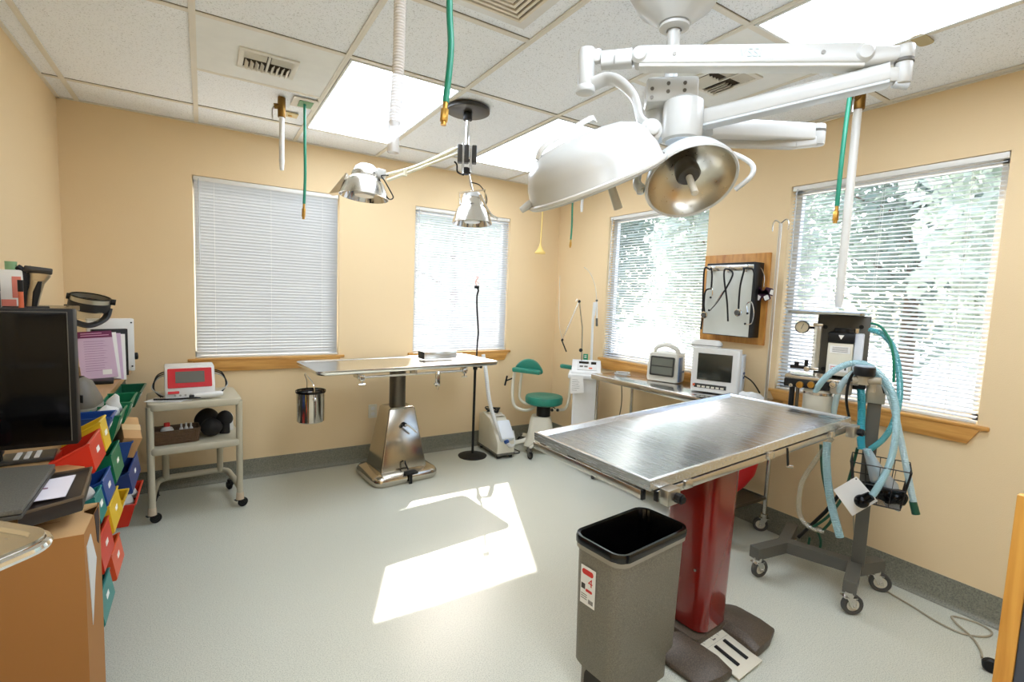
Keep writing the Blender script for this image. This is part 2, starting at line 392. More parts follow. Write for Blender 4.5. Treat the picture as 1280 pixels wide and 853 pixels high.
# troffers
diff_m = mat('troffer_diffuser', (226, 238, 255), .6, emit=TROFFER)
def troffer(i, j, label):
    x0, x1, y1 = cols[i]+.016, cols[i+1]-.016, rows[j]-.016; y0 = rows[j]-2*S+.016
    t = thing('ceiling_light', label, 'ceiling light', ((x0+x1)/2, (y0+y1)/2, ZC-.004), 0, 'recessed ceiling lights')
    f = M(); w, h = (x1-x0)/2, (y1-y0)/2
    for a, b in [((-w, -h), (w, -h+.012)), ((-w, h-.012), (w, h)), ((-w, -h+.012), (-w+.012, h-.012)), ((w-.012, -h+.012), (w, h-.012))]:
        f.box((*a, 0), (*b, .0095), .001)
    part('frame', f, panel_m, t)
    part('diffuser', M().box((-w+.012, -h+.012, .003), (w-.012, h-.012, .008)), diff_m, t, label='glowing white diffuser')
troffer(2, 0, 'bright ceiling light over the back table, behind the hanging clear hose')
troffer(4, 0, 'bright ceiling light nearest the back right corner, above the big lamp head')
troffer(4, 2, 'bright ceiling light at the top right, above the long white lamp arms')
troffer(2, 2, 'unseen ceiling light above the viewer, added for light, nearer than the square diffuser')  # out of view, put in on the tile pattern for extra light
troffer(2, 3, 'unseen ceiling light furthest behind the viewer towards the door, added for even light')  # unseen lamp added behind the camera to even out the brightness
troffer(0, 3, 'unseen ceiling light behind the viewer at the counter side, added for even light')  # another added lamp out of view, for more uniform brightness
# ------------------------------------------------------------------ windows with blinds and sills
vinyl = mat('window_vinyl', (232, 232, 228), .4); glass = clear('window_glass', (230, 240, 245), .03, .02)
glass.node_tree.nodes['Mix Shader.001'].inputs[0].default_value = .04
sillw = wood('sill_wood', (224, 168, 92), (196, 136, 62), .35, (1, 12, 12))
cordm = mat('cord_white', (222, 220, 212), .7)
def window(n, origin, yaw, w, tilt, label, wand=-1, sillm=oak, npieces=3):
    mx = Matrix.Translation(origin) @ Matrix.Rotation(yaw, 4, 'Z'); H = WZ1-WZ0; z0, z1 = WZ0, WZ1
    fr = M()
    for a, b in [((-w/2, .06, z0), (-w/2+.04, .10, z1)), ((w/2-.04, .06, z0), (w/2, .10, z1)), ((-w/2, .06, z0), (w/2, .10, z0+.045)), ((-w/2, .06, z1-.045), (w/2, .10, z1))]:
        fr.box(a, b, .003, mx=None)
    bmesh.ops.transform(fr.bm, matrix=mx, verts=fr.bm.verts); W = struct(f'window_{n}', fr, vinyl)
    gl = M().box((-w/2+.03, .082, z0+.04), (w/2-.03, .086, z1-.04)); bmesh.ops.transform(gl.bm, matrix=mx, verts=gl.bm.verts); struct('pane', gl, glass, W)
    sl = M()
    o = w/2+.045
    sl.prism(rr(2*o, .125, .008, 0, .0425, 3), z0-.021, z0-.001, bev=.005)
    sl.prism([(-o+.03, 0), (-o+.07, -.075), (o-.07, -.075), (o-.03, 0)], -.018, -.001, 'xz', bev=.003, mx=Matrix.Translation((0, 0, z0-.02)))
    bmesh.ops.transform(sl.bm, matrix=mx, verts=sl.bm.verts); struct('window_sill', sl, sillm, W)
    # blind
    t = thing('window_blind', label, 'blind', mx @ Vector((0, .02, z0)), yaw, 'white slatted window blinds')
    hw_ = w/2-.006; Hh = H-.002
    part('headrail', M().box((-hw_, -.014, Hh-.028), (hw_, .014, Hh), .002), mat('blind_rail', (228, 226, 218), .4), t)
    sm = M(); N = int((Hh-.05)/.0215); ca, sa = math.cos(tilt), math.sin(tilt)
    bm = bmesh.new()
    for k in range(N):
        zc = Hh-.04-k*.0215; prof = []
        for s_, th in ((1, .0003), (-1, -.0003)):
            pts = [(-.0125, 0), (-.006, .0014), (0, .0019), (.006, .0014), (.0125, 0)]
            for u, v in (pts if s_ == 1 else pts[::-1]):
                prof.append((u*ca-(v+th)*sa, zc+u*sa+(v+th)*ca))
        L = [bm.verts.new((-hw_+.004, y, z)) for y, z in prof]; R_ = [bm.verts.new((hw_-.004, y, z)) for y, z in prof]; q = len(prof)
        for i in range(q): bm.faces.new((L[i], L[(i+1) % q], R_[(i+1) % q], R_[i]))
        bm.faces.new(L[::-1]); bm.faces.new(R_)
    sm._add(bm); part('slats', sm, blindw, t)
    part('bottom_rail', M().box((-hw_, -.012, .003), (hw_, .012, .017), .003), white, t)
    cd = M()
    for k in range(npieces):
        x = -hw_+.12+(2*hw_-.24)*k/(npieces-1)
        for y in (-.0135, .0135): cd.cyl((x, y, .01), (x, y, Hh-.02), .0009, n=5)
    part('ladder_cord', cd, cordm, t)
    x = wand*(hw_-.03)
    part('tilt_wand', M().cyl((x, -.024, Hh-.6), (x, -.024, Hh-.03), .004, n=8).cyl((x, -.024, Hh-.03), (x, -.01, Hh-.015), .003, n=6), clear('wand_clear', (225, 230, 232), .45), t)
    return t
R90 = -PI/2
def midw(p): return (p[0]+p[1])/2, p[1]-p[0]
c_, w_ = midw(W12[0]); window(1, (c_, YB, 0), 0, w_, math.radians(-62), 'closed white blind in the back window beside the cart with the red screened unit', -1)
c_, w_ = midw(W12[1]); window(2, (c_, YB, 0), 0, w_, math.radians(44.5), 'sunlit white blind in the back window behind the black gooseneck stand', -1)
c_, w_ = midw(W34[0]); window(3, (XR, c_, 0), R90, w_, math.radians(22), 'half open blind in the window left of the stethoscope board', -1, oak_y)
c_, w_ = midw(W34[1]); window(4, (XR, c_, 0), R90, w_, math.radians(22), 'half open blind in the large window behind the anaesthesia machine', -1, oak_y)
# ================================================================== outside
gm = speckle('gravel_ground', (196, 190, 176), (150, 146, 132), (222, 218, 206), 9, .95)
struct('ground', M().box((-20, -20, -.4), (40, 40, -.3)), gm)
leaf_m = thin('leaves', (190, 202, 188), .45); leaf_d = thin('leaves_dark', (140, 160, 148), .4); bark = mat('bark', (104, 88, 70), .9, bump=.6, bscale=14)
def tree(x, y, h, r, lab, lm_, seed):
    rnd = random.Random(seed); t = thing('tree', lab, 'tree', (x, y, -.3), 0, 'trees outside the windows')
    tr = M().tube([(0, 0, 0), (.05, .02, h*.3), (-.06, .05, h*.6), (.02, 0, h*.92)], lambda u: .13*(1-u*.75), 10)
    for k in range(7):
        a = rnd.random()*6.3; z = h*(.35+.07*k); tr.tube([(0, 0, z), (math.cos(a)*r*.4, math.sin(a)*r*.4, z+.3), (math.cos(a)*r*.8, math.sin(a)*r*.8, z+.5)], lambda u: .04*(1-u*.7), 6, 4)
    part('trunk', tr, bark, t)
    bm = bmesh.new()
    for k in range(4200):
        a = rnd.random()*2*PI; b = math.acos(rnd.uniform(-1, 1)); rad = rnd.random()**.4
        n_ = mnoise.noise(Vector((math.cos(a)*2, math.sin(a)*2, b*2+seed)))
        rad *= 1+.5*n_
        p = Vector((math.sin(b)*math.cos(a)*r*rad, math.sin(b)*math.sin(a)*r*rad, h*.58+math.cos(b)*h*.42*rad))
        s_ = rnd.uniform(.07, .15); q = Euler((rnd.random()*6, rnd.random()*6, rnd.random()*6)).to_matrix()
        V = [bm.verts.new(p+q @ Vector(v)*s_) for v in ((0, -1, 0), (.45, -.2, .1), (0, 1, 0), (-.45, -.2, .1))]
        bm.faces.new(V)
    mm = M(); me = bpy.data.meshes.new('t'); bm.to_mesh(me); bm.free(); mm.bm.from_mesh(me); part('foliage', mm, lm_, t)
for k, (x, y, h, r, lm_) in enumerate([(7.6, 5.4, 5.4, 1.15, leaf_m), (9.6, 3.3, 6.2, 1.3, leaf_d), (7.4, 1.4, 5.2, 1.15, leaf_m), (10.2, -.6, 6, 1.3, leaf_d), (8.2, 8.8, 6, 1.3, leaf_d), (11.5, 6.6, 7, 1.5, leaf_m), (4.6, 9.8, 5.2, 1.4, leaf_m), (-1.9, 8.4, 5.0, 1.5, leaf_d)]):
    tree(x, y, h, r, ['pale leafy tree outside the window left of the stethoscope board', 'dark leafy tree outside between the two right windows', 'pale leafy tree outside the large right window', 'dark leafy tree outside, furthest right beyond the large window', 'dark tree outside, seen leftmost through the right side windows', 'tall pale tree outside behind the nearer trees', 'pale tree outside beyond the back window', 'dark tree outside beyond the left part of the back wall'][k], lm_, k+3)
# ================================================================== main operating table
OT = Fr(1.80, 1.28, 0, .075)
t = thing('operating_table', 'large stainless steel operating table on a dark red pedestal in the middle of the room', 'operating table', OT)
ccx, ccy = .05, .06; Lh, Wh = .683, .307; ZT = .902
tilt = Matrix.Translation((ccx, ccy, ZT)) @ Matrix.Rotation(-.0515, 4, 'Z') @ Matrix.Rotation(-.045, 4, 'Y')
top = M()
sec = []
for (w, h, z) in [(1, 1, -.032), (1, 1, .0), (.997, .992, .002), (.985, .965, .002), (.983, .96, 0), (.955, .905, -.014)]:
    sec.append([tilt @ Vector((x*w, y*h, z)) for x, y in ((-Lh, -Wh), (Lh, -Wh), (Lh, Wh), (-Lh, Wh))])
top.loft(sec)
part('tabletop', top, steeltop, t)
r = M()
for sy in (-1, 1): r.box((-Lh+.03, sy*(Wh-.004)-.006, -.066), (Lh-.01, sy*(Wh-.004)+.006, -.038), .003, mx=tilt)
r.box((-Lh-.006, -Wh+.03, -.066), (-Lh+.006, Wh, -.038), .003, mx=tilt)
for x in (-.5, 0, .5):
    for sy in (-1, 1): r.box((x-.02, sy*(Wh-.03)-.04, -.062), (x+.02, sy*(Wh-.03)+.03, -.033), .002, mx=tilt)
r.box((-Lh+.0, -.04, -.062), (-Lh+.06, .04, -.033), mx=tilt)
part('side_rail', r, steel, t)
u = M().box((-Lh+.05, -Wh+.03, -.060), (Lh-.05, Wh-.03, -.033), .004, mx=tilt).box((-.25, -.12, -.12), (.2, .12, -.055), .006, mx=tilt)
part('support_frame', u, darksteel, t)
def rail_clamp(x, ang=0):
    c = M().box((x-.03, -Wh-.036, -.082), (x+.03, -Wh-.001, -.030), .004, mx=tilt); cp = part('rail_clamp', c, metal('cast_grey', (186, 182, 172), .4), t)
    k = M(); p = Vector((x+.01, -Wh-.036, -.058)); q = p+Vector((0, -.022, 0))
    k.cyl(tilt @ p, tilt @ q, .017, n=8, bev=.003).cyl(tilt @ q, tilt @ (q+Vector((0, -.006, 0))), .011, n=12); part('clamp_knob', k, black, cp)
rail_clamp(-Lh+.075); rail_clamp(Lh-.02)
part('rail_end_cap', M().box((-Lh-.008, -Wh+.022, -.068), (-Lh+.008, -Wh+.03, -.036), .001, mx=tilt), black, t); part('rail_end_cap', M().box((-Lh+.022, -Wh-.012, -.068), (-Lh+.03, -Wh+.003, -.036), .001, mx=tilt), black, t)
red = mat('red_enamel', (128, 22, 14), .22, coat=.5, var=.05, scale=4)
cpoly = rr(.20, .21, .05, 0, 0, 7)
part('column', M().prism(cpoly, .075, .845, bev=.003, taper=1.12), red, t)
part('column_seam', M().prism(rr(.212, .222, .053, 0, 0, 7), .462, .466), mat('red_seam', (74, 14, 10), .5), t)
part('column_bolt', M().cyl((-.105, -.06, .34), (-.113, -.06, .34), .006, n=10), steel, t)
brown = speckle('brown_cover', (86, 74, 60), (72, 60, 48), (102, 90, 74), 220, .5, (.42, .5))
part('base_plate', M().prism(rr(.27, .23, .03, .0, .01), .012, .068, bev=.004), brown, t)
def wing(sg):
    m = M(); secs = []
    # low wedge-shaped cover either side of the pedal plate
    x0, x1 = .085, (.33 if sg > 0 else .255)
    for x, y0, y1, h in ((x0, -.30, -.10, .052), (x0+.03, -.305, -.05, .072), ((x0+x1)/2, -.30, -.02, .066), (x1-.02, -.27, -.06, .036), (x1, -.26, -.08, .026)):
        X = sg*x-.03; y0 += .05; y1 += .05; yb = y0+.012; yt = y1-.012
        secs.append([Vector((X, y0, .008)), Vector((X, y1, .008)), Vector((X, y1, h*.7)), Vector((X, yt-.02, h)), Vector((X, yb+.05, h*.97)), Vector((X, y0, h*.62))])
    m.loft(secs); bmesh.ops.bevel(m.bm, geom=[e for e in m.bm.edges if e.calc_face_angle(0) > .5], offset=.006, segments=2, profile=.6, affect='EDGES')
    f = part('base_cover', m, brown, t)
    for x, y in ((x1-.03, -.25), (x1-.03, -.08), (x0+.03, -.28)): part('rubber_foot', M().cyl((sg*x-.03, y+.05, 0), (sg*x-.03, y+.05, .012), .014, n=12), black, f)
wing(1); wing(-1)
pp = M().prism([(-.078, -.325), (.098, -.325), (.098, -.135), (-.078, -.135)], .0, .006, bev=.002, mx=Matrix.Translation((-.04, .05, .012)) @ Matrix.Rotation(.16, 4, 'X') @ Matrix.Translation((0, 0, .05)))
PX = Matrix.Translation((-.04, .05, .012)) @ Matrix.Rotation(.16, 4, 'X') @ Matrix.Translation((0, 0, .05))
ped = part('foot_pedal', pp, cream, t)
s_ = M()
for x in (-.02, .045): s_.box((x-.009, -.29, .006), (x+.009, -.185, .012), .003, mx=PX)
part('pedal_pad', s_, rubber if False else black, ped)
im = M()
for x, a in ((-.045, 0), (.01, 1), (.055, 0)):
    if a: im.prism([(x-.008, -.165), (x+.012, -.165), (x+.012, -.160), (x-.008, -.160)], .006, .0065, mx=PX)
    im.tube([PX @ Vector((x+.008*math.cos(q), -.152+.008*math.sin(q), .0063)) for q in [i*.7 for i in range(7)]], .0008, 4, 2)
im.prism([(-.07, -.176), (.09, -.176), (.09, -.1755), (-.07, -.1755)], .006, .0065, mx=PX)
part('pedal_symbols', im, mat('print_grey', (90, 86, 80), .6), ped)
cb = M().tube([(.11, .02, .02), (.2, .06, .008), (.33, .2, .007), (.5, .28, .007), (.62, .33, .007)], .0045, 8); part('power_cord', cb, black, t)
part('hose_loop', M().tube([(-.16, -.06, .03), (-.175, -.09, .05), (-.16, -.12, .055), (-.14, -.12, .035), (-.135, -.10, .02)], .007, 8), cream, t, label='small pale hose loop beside the pedestal')
# strap hanging under the far edge
part('rail_strap', M().cyl(att(984, 560, 1.76), att(985, 582, 1.76), .004, n=8), black, t, world=True); part('strap_tip', M().cyl(att(984, 583, 1.76), att(991, 584, 1.76), .005, n=8), steel, t, world=True)
# ================================================================== waste bin
B = Fr(1.328, 1.224, 0, .11)
t = thing('trash_can', 'tall grey rectangular waste bin standing against the red pedestal', 'trash can', B)
bm_ = speckle('bin_grey', (124, 118, 104), (112, 106, 93), (138, 132, 118), 260, .55, (.42, .5), .15)
def binsec(w, d, z, r): return [Vector((x, y, z)) for x, y in rr(w, d, r, 0, 0, 6)]
m = M().loft([binsec(.335, .165, .0, .035), binsec(.335, .165, .09, .035), binsec(.375, .195, .12, .04), binsec(.392, .212, .545, .045), binsec(.402, .222, .549, .048), binsec(.404, .226, .585, .05),
              binsec(.392, .214, .585, .046), binsec(.378, .198, .54, .04), binsec(.33, .16, .16, .03)], cap=False)
# archway at the bottom of one short side is a dark plate, shade painted
part('body', m, bm_, t)
m = M().loft([binsec(.4055, .2275, .548, .05), binsec(.4075, .2295, .566, .051), binsec(.4055, .2275, .587, .05)]); bmesh.ops.delete(m.bm, geom=[f for f in m.bm.faces if len(f.verts) > 4], context='FACES')
part('rim_band', m, mat('bin_rim', (152, 146, 132), .5), t)
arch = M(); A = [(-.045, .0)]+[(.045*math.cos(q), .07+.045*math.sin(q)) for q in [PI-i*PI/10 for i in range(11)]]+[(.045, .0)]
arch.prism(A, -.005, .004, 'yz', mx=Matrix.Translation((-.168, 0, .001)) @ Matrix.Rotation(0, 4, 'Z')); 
part('base_arch_shade', arch, mat('recess_shade', (52, 49, 43), .8), t)
ang_s = .03
mxs = basis((-.197, .028, .43), (0, -1, 0), (-.02, 0, 1))
st = M().prism([(-.034, -.075), (.034, -.075), (.034, .065), (-.034, .065)], 0, .0012, mx=mxs); stp = part('sticker', st, paper, t, label='white sticker with red marks')
q = M().prism(rr(.052, .02, .009, -.002, .045), .0012, .0018, mx=mxs); q.prism(rr(.03, .01, .004, .006, -.02), .0012, .0018, mx=mxs); q.bm.from_mesh((lambda mm: (lambda me: (mm.bm.to_mesh(me), me)[1])(bpy.data.meshes.new('t')))(textm('4', .042, mxs @ Matrix.Translation((.012, .012, .0015)))))
part('sticker_print', q, mat('red_print', (206, 44, 36), .6), stp)
q = M().prism([(-.03, -.02), (-.012, -.02), (-.012, 0), (-.03, 0)], .0012, .0018, mx=mxs)
for k in range(7): q.prism([(.005+k*.0032, -.065), (.0065+k*.0032+.0005*(k % 2), -.065), (.0065+k*.0032+.0005*(k % 2), -.05), (.005+k*.0032, -.05)], .0012, .0018, mx=mxs)
for k in range(3): q.prism([(-.03, -.04-k*.008), (-.002, -.04-k*.008), (-.002, -.038-k*.008), (-.03, -.038-k*.008)], .0012, .0018, mx=mxs)
part('sticker_text', q, mat('print_dark', (60, 56, 52), .6), stp)
# liner folded over the rim
bag = mat('bag_black', (9, 9, 10), .22, spec=.6)
def bs(w, d, z, r, j=0, ph=0):
    P = rr(w, d, r, 0, 0, 10); return [Vector((x*(1+j*math.sin(i*2.7+ph)), y*(1+j*math.sin(i*1.9+ph)), z+.3*j*math.sin(i*1.3+ph)*.5)) for i, (x, y) in enumerate(P)]
m = M().loft([bs(.412, .234, .566, .052, .004, 1), bs(.413, .236, .585, .054, .003, 3), bs(.406, .229, .594, .05), bs(.384, .206, .592, .042), bs(.366, .186, .55, .038, .02), bs(.35, .17, .45, .035, .05, 1), bs(.31, .15, .32, .03, .09, 2), bs(.26, .12, .22, .03, .12, 4)], cap=False)
m.bm.faces.new([v for v in m.bm.verts][-len(rr(1, 1, .1, 0, 0, 10)):])
B2 = thing('bin_liner', 'shiny black plastic bag lining the grey waste bin', 'bin bag', B); part('bag', m, bag, B2)
# ================================================================== table along the back wall
BT = Fr(1.27, 3.66, 0, .09)
t = thing('exam_table', 'steel examination table on a tapered steel pedestal along the back wall', 'examination table', BT)
m = M(); Lx, Wy = .715, .285
def ts(sx, sy, z, r=.05): return [Vector((x, y, z)) for x, y in rr(2*Lx*sx, 2*Wy*sy, r, 0.02, -.05, 5)]
m.loft([ts(.96, .93, .872, .04), ts(.99, .98, .878), ts(1, 1, .890), ts(1, 1, .903), ts(.992, .98, .906), ts(.98, .955, .904), ts(.965, .93, .896, .04)])
part('tabletop', m, metal('tray_steel', (222, 222, 220), .22, (160, 3, 160)), t)
F2 = BT
m = M().cyl((-.42, -Wy-.02, .845), (.44, -Wy-.02, .845), .0085, n=12)
for x in (-.42, 0, .43): m.box((x-.008, -Wy-.03, .84), (x+.008, -Wy+.06, .875), .002)
part('side_rail', m, steel, t)
for x in (-.40, .41):
    k = M().box((x-.016, -Wy-.04, .825), (x+.016, -Wy-.002, .862), .003).cyl((x, -Wy-.03, .83), (x, -Wy-.03, .795), .005, n=8).cyl((x-.022, -Wy-.03, .80), (x+.022, -Wy-.03, .80), .006, n=8); part('rail_clamp', k, chrome, t)
br = M().box((.16, -Wy-.03, .74), (.20, -Wy-.022, .855), .002).cyl((.175, -Wy-.045, .76), (.165, -Wy-.05, .72), .008, n=8).cyl((.14, -Wy-.05, .765), (.185, -Wy-.05, .755), .006, n=8); part('hanging_bracket', br, chrome, t)
part('post', M().cyl((0, 0, .5), (0, 0, .875), .062, n=32).cyl((0, 0, .845), (0, 0, .873), .10, n=32), darksteel, t)
m = M().loft([[Vector((x, y, .075)) for x, y in rr(.38, .30, .012)], [Vector((x, y, .54)) for x, y in rr(.215, .19, .012)], [Vector((x, y, .553)) for x, y in rr(.19, .165, .012)]])
part('pedestal', m, metal('pedestal_steel', (188, 182, 170), .17, (90, 90, 3)), t)
m = M().loft([[Vector((x, y, z)) for x, y in rr(w, d, r_, .0, -.01, 6)] for w, d, z, r_ in ((.50, .42, .0, .07), (.53, .45, .02, .08), (.53, .45, .05, .08), (.50, .42, .072, .07), (.40, .32, .086, .03))])
part('foot', m, metal('foot_steel', (206, 200, 188), .14, (3, 90, 90)), t)
m = M().cyl((.0, -.115, .43), (.0, -.15, .43), .016, n=14); part('crank_socket', m, black, t); part('crank_handle', M().tube([(.0, -.15, .43), (.02, -.165, .425), (.085, -.175, .365)], .007, 8), white, t)
m = M().box((-.03, -.27, .075), (.06, -.20, .092), .006).box((-.006, -.252, .0), (.02, -.245, .08), .002).tube([(.0, -.16, .15), (-.01, -.19, .14), (.0, -.22, .10)], .006, 8); part('foot_lever', m, black, t)
# steel box on it
b = Fr(1.62, 3.70, .906, .10)
t = thing('instrument_box', 'low stainless steel box on the right half of the back table', 'steel box', b.g, .10)
part('body', M().box((-.15, -.05, .001), (.15, .06, .062), .004), steel, t); part('end_panel', M().box((-.153, -.045, .004), (-.149, .055, .06), .001), black, t)
single('folded_towel', M().box((1.50, 3.83, .9), (1.62, 3.87, 1.0), .01), paper, 'small white folded sheet standing behind the steel box', 'towel') if False else None
# hanging bucket
g = BT.g; bx, by = .578, 3.33
t = thing('steel_bucket', 'round steel bucket with dark rim hanging from the left end of the back table', 'bucket', (bx, by, .575), .1)
part('body', M().lathe([(0, .0), (.078, .0), (.084, .006), (.086, .19), (.09, .193), (.09, .2), (.084, .2), (.082, .02), (0, .012)]), metal('bucket_steel', (208, 204, 196), .1, (60, 60, 2)), t)
part('rim_lining', M().lathe([(.078, .17), (.086, .197), (.0915, .204), (.093, .196), (.0905, .19)]).lathe([(0, .175), (.082, .185)]), gloss, t)
part('bail_handle', M().tube([(-.0, -.088, .16), (-.005, -.08, .25), (-.03, -.03, .305)], .003, 6).tube([(0, .088, .18), (-.005, .07, .25), (-.03, .03, .305)], .003, 6).tube([(-.03, -.032, .305), (-.035, 0, .315), (-.03, .032, .305)], .003, 6).ball((0, -.09, .16), .012), chrome, t)
# gooseneck stand at the right end of the table
st_ = Fr(2.016, 3.79)
t = thing('gooseneck_stand', 'thin black stand on a round base at the right end of the back table', 'stand', st_)
part('base', M().lathe([(0, 0), (.125, 0), (.128, .008), (.10, .018), (.03, .03), (0, .03)]), black, t)
part('pole', M().cyl((0, 0, .02), (.0, 0, .86), .0115, n=14), black, t)
part('collar', M().cyl((0, 0, .78), (0, 0, .83), .02, n=14, bev=.003).cyl((0, 0, .805), (.045, 0, .805), .007, n=8).ball((.05, 0, .805), .013), black, t)
part('upper_rod', M().cyl((.008, 0, .84), (.012, 0, 1.04), .007, n=10), black, t)
part('gooseneck', M().tube([(.012, 0, 1.03), (.016, 0, 1.12), (.0, 0, 1.3), (-.005, 0, 1.42), (.005, 0, 1.475), (-.012, 0, 1.5)], .008, 8, rib=.008), black, t)
cl = part('clamp_head', M().box((-.03, -.012, 1.49), (.012, .012, 1.515), .004), black, t)
part('pink_clip', M().tube([(-.012, 0, 1.515), (-.02, 0, 1.55), (0, -.0, 1.585)], .005, 6).tube([(-.012, 0, 1.55), (.01, 0, 1.535)], .004, 6).tube([(-.02, 0, 1.59), (.004, 0, 1.588)], .004, 6), mat('pink_clip', (214, 166, 150), .5), t, label='pale pink clip')
# floor suction unit
SU = Fr(2.30, 3.80)
SU.yaw = -.42; SU = Fr(2.26, 3.80, 0, -.06)
t = thing('warming_unit', 'cream wheeled box with white hose and coiled cord on top, beside the black stand', 'medical unit', SU)
side = [(-.20, .04), (.20, .04), (.20, .33), (.12, .36), (-.02, .33), (-.16, .20), (-.20, .14)]
m = M().prism(side, -.085, .085, 'yz', bev=.008); part('body', m, cream, t)
m = M().box((-.088, -.208, .03), (.088, .2, .05), .003); part('bottom_trim', m, greypaint, t)
for x, y in ((-.06, -.17), (.06, -.17), (-.06, .17), (.06, .17)): part('caster', M().cyl((x-.012, y, .018), (x+.012, y, .018), .018, n=14), black, t)
tl = Matrix.Rotation(-.75, 4, 'X')
m = M().obox((.01, -.14, .235), (.135, .075, .19), (-.72, 0, 0), .02); cn = part('canister', m, mat('canister_white', (232, 236, 240), .25), t)
part('canister_cap', M().cyl((.0, -.185, .17), (.0, -.215, .15), .022, n=18), mat('blue_cap', (34, 84, 160), .4), t, label='blue round cap')
part('warning_label', M().obox((.02, .02, .338), (.1, .1, .004), (-.22, 0, 0)), paper, t)
m = M()
for k in range(4): m.tube([(math.cos(a)*(.05+.006*k), .09+math.sin(a)*(.055+.004*k), .365+.008*k+.008*math.sin(a*2+k)) for a in [i*PI/5 for i in range(10)]], .005, 6, 4, closed=True)
part('coiled_cord', m, black, t)
P = lambda px, py, d=0: SU.P(px, py, d)
hz = [Vector((-.13, .06, .90)), Vector((-.125, .0, .75)), Vector((-.11, -.06, .5)), Vector((-.06, -.14, .27)), Vector((.03, -.2, .12)), Vector((.09, -.17, .13)), Vector((.10, -.12, .22))]
part('hose', M().tube(hz, .019, 12, rib=.011), mat('hose_white', (226, 226, 222), .4), t, label='white corrugated hose')
part('power_cord', M().tube([(.09, -.05, .03), (.14, -.12, .008), (.2, -.1, .006), (.19, 0, .006), (.12, .08, .006)], .004, 6), black, t)
# outlet
def outlet(x, z, lab):
    t = thing('wall_outlet', lab, 'outlet', (x, YB, z-.058))
    part('cover_plate', M().prism(rr(.07, .115, .006), 0, .006, 'xz', mx=Matrix.Translation((0, -.006, .058))), cream, t)
    for dz in (.035, .081): part('socket', M().prism(rr(.032, .028, .008), 0, .002, 'xz', mx=Matrix.Translation((0, -.0085, dz))).box((-.008, -.0092, dz-.004), (-.006, -.0084, dz+.006)).box((.006, -.0092, dz-.004), (.008, -.0084, dz+.006)), white, t)
outlet(1.195, .425, 'cream wall outlet behind the left side of the steel pedestal')
# ================================================================== green stool
SF = Fr(2.66, 3.66)
P = SF.P
t = thing('surgeon_stool', 'teal padded surgeon stool with arm and chest rests in the back right corner', 'stool', SF)
c = P(680, 499); 
m = M().lathe([(0, -.045), (.15, -.045), (.172, -.03), (.176, .01), (.168, .03), (.13, .038), (.07, .03), (0, .026)], (c.x, 0, c.z), squash=(1, 1, 1)); part('seat', m, teal, t)
part('seat_plate', M().lathe([(0, -.06), (.09, -.06), (.12, -.046), (0, -.046)], (c.x, 0, c.z)), black, t)
part('gas_column', M().cyl((c.x-.0, 0, .30), (c.x-.0, 0, c.z-.055), .065, n=24), black, t)
b0 = P(665, 548); cx = c.x-.02
m = M().loft([[Vector((cx+x, y, z)) for x, y in rr(w, d, r_)] for w, d, z, r_ in ((.30, .26, .07, .05), (.24, .22, .16, .05), (.2, .19, .30, .05), (.17, .16, .335, .05))]); part('base', m, cream, t)
for a in (200, 250, 340, 70, 130):
    q = math.radians(a); e = Vector((cx+math.cos(q)*.27, math.sin(q)*.27, .085))
    m = M().tube([(cx+math.cos(q)*.08, math.sin(q)*.08, .13), (cx+math.cos(q)*.18, math.sin(q)*.18, .10), e], .022, 10, flat=.6); part('leg', m, cream, t)
    caster(t, e.x, e.y, .035, q+1, black, greypaint, top=.085)
# chest rest at left: crescent cushion, flat pad and tubing
def pad(c, w, h, th, rot, curve=0, col=teal):
    bm = bmesh.new(); pts = rr(w, h, min(w, h)*.48, 0, 0, 8); m = M(); m.prism(pts, -th/2, th/2, 'xy', bev=th*.35)
    for v in m.bm.verts: v.co.z += curve*(v.co.x**2)
    bmesh.ops.transform(m.bm, matrix=Matrix.Translation(c) @ Euler(rot).to_matrix().to_4x4(), verts=m.bm.verts); return m
a = P(663, 457, .06); m = pad(a, .26, .12, .06, (PI/2-.25, .28, .1), 1.2)
# crescent outline for the back pad
cp = [(-.13, -.05), (-.11, .0), (-.06, .045), (.0, .06), (.06, .045), (.11, 0), (.135, -.045), (.10, -.07), (0, -.055), (-.09, -.075)]
sp = [(p.x, p.y) for p in spline([(u, v, 0) for u, v in cp], 4, True)]
m = M().prism(sp, -.028, .028, 'xz', bev=.012, mx=Matrix.Translation(P(662, 457, .07)) @ Euler((.1, .12, .05)).to_matrix().to_4x4()); part('backrest', m, teal, t)
m = M().prism(sp and [(-.125, -.03), (.125, -.03), (.135, 0), (.12, .03), (-.12, .035), (-.135, 0)], -.018, .018, 'xy', bev=.01, mx=Matrix.Translation(P(658, 464, -.04)) @ Euler((.1, .06, -.1)).to_matrix().to_4x4()); part('armrest', m, teal, t)
m = M().prism([(-.125, -.03), (.125, -.03), (.135, 0), (.12, .03), (-.12, .035), (-.135, 0)], -.018, .018, 'xy', bev=.01, mx=Matrix.Translation(P(718, 460, .05)) @ Euler((.0, .08, -.1)).to_matrix().to_4x4()); part('armrest', m, teal, t)
q = [P(644, 463), P(641, 480), P(641, 500), P(646, 510), P(660, 513), P(672, 506)]
part('arm_tube', M().tube(q, .014, 10), cream, t); part('arm_tube', M().tube([P(652, 466, .05), P(650, 485, .05), P(650, 498, .05), P(658, 505, .03), P(670, 506)], .012, 10), cream, t)
part('arm_tube', M().tube([P(715, 463, .05), P(713, 480, .05), P(711, 500, .05), P(705, 512, .03), P(690, 511)], .013, 10), cream, t)
part('height_lever', M().tube([P(688, 507, -.05), P(694, 511, -.09)], .005, 6).ball(P(690, 513, -.08), .014).ball(P(697, 513, -.1), .014), black, t)
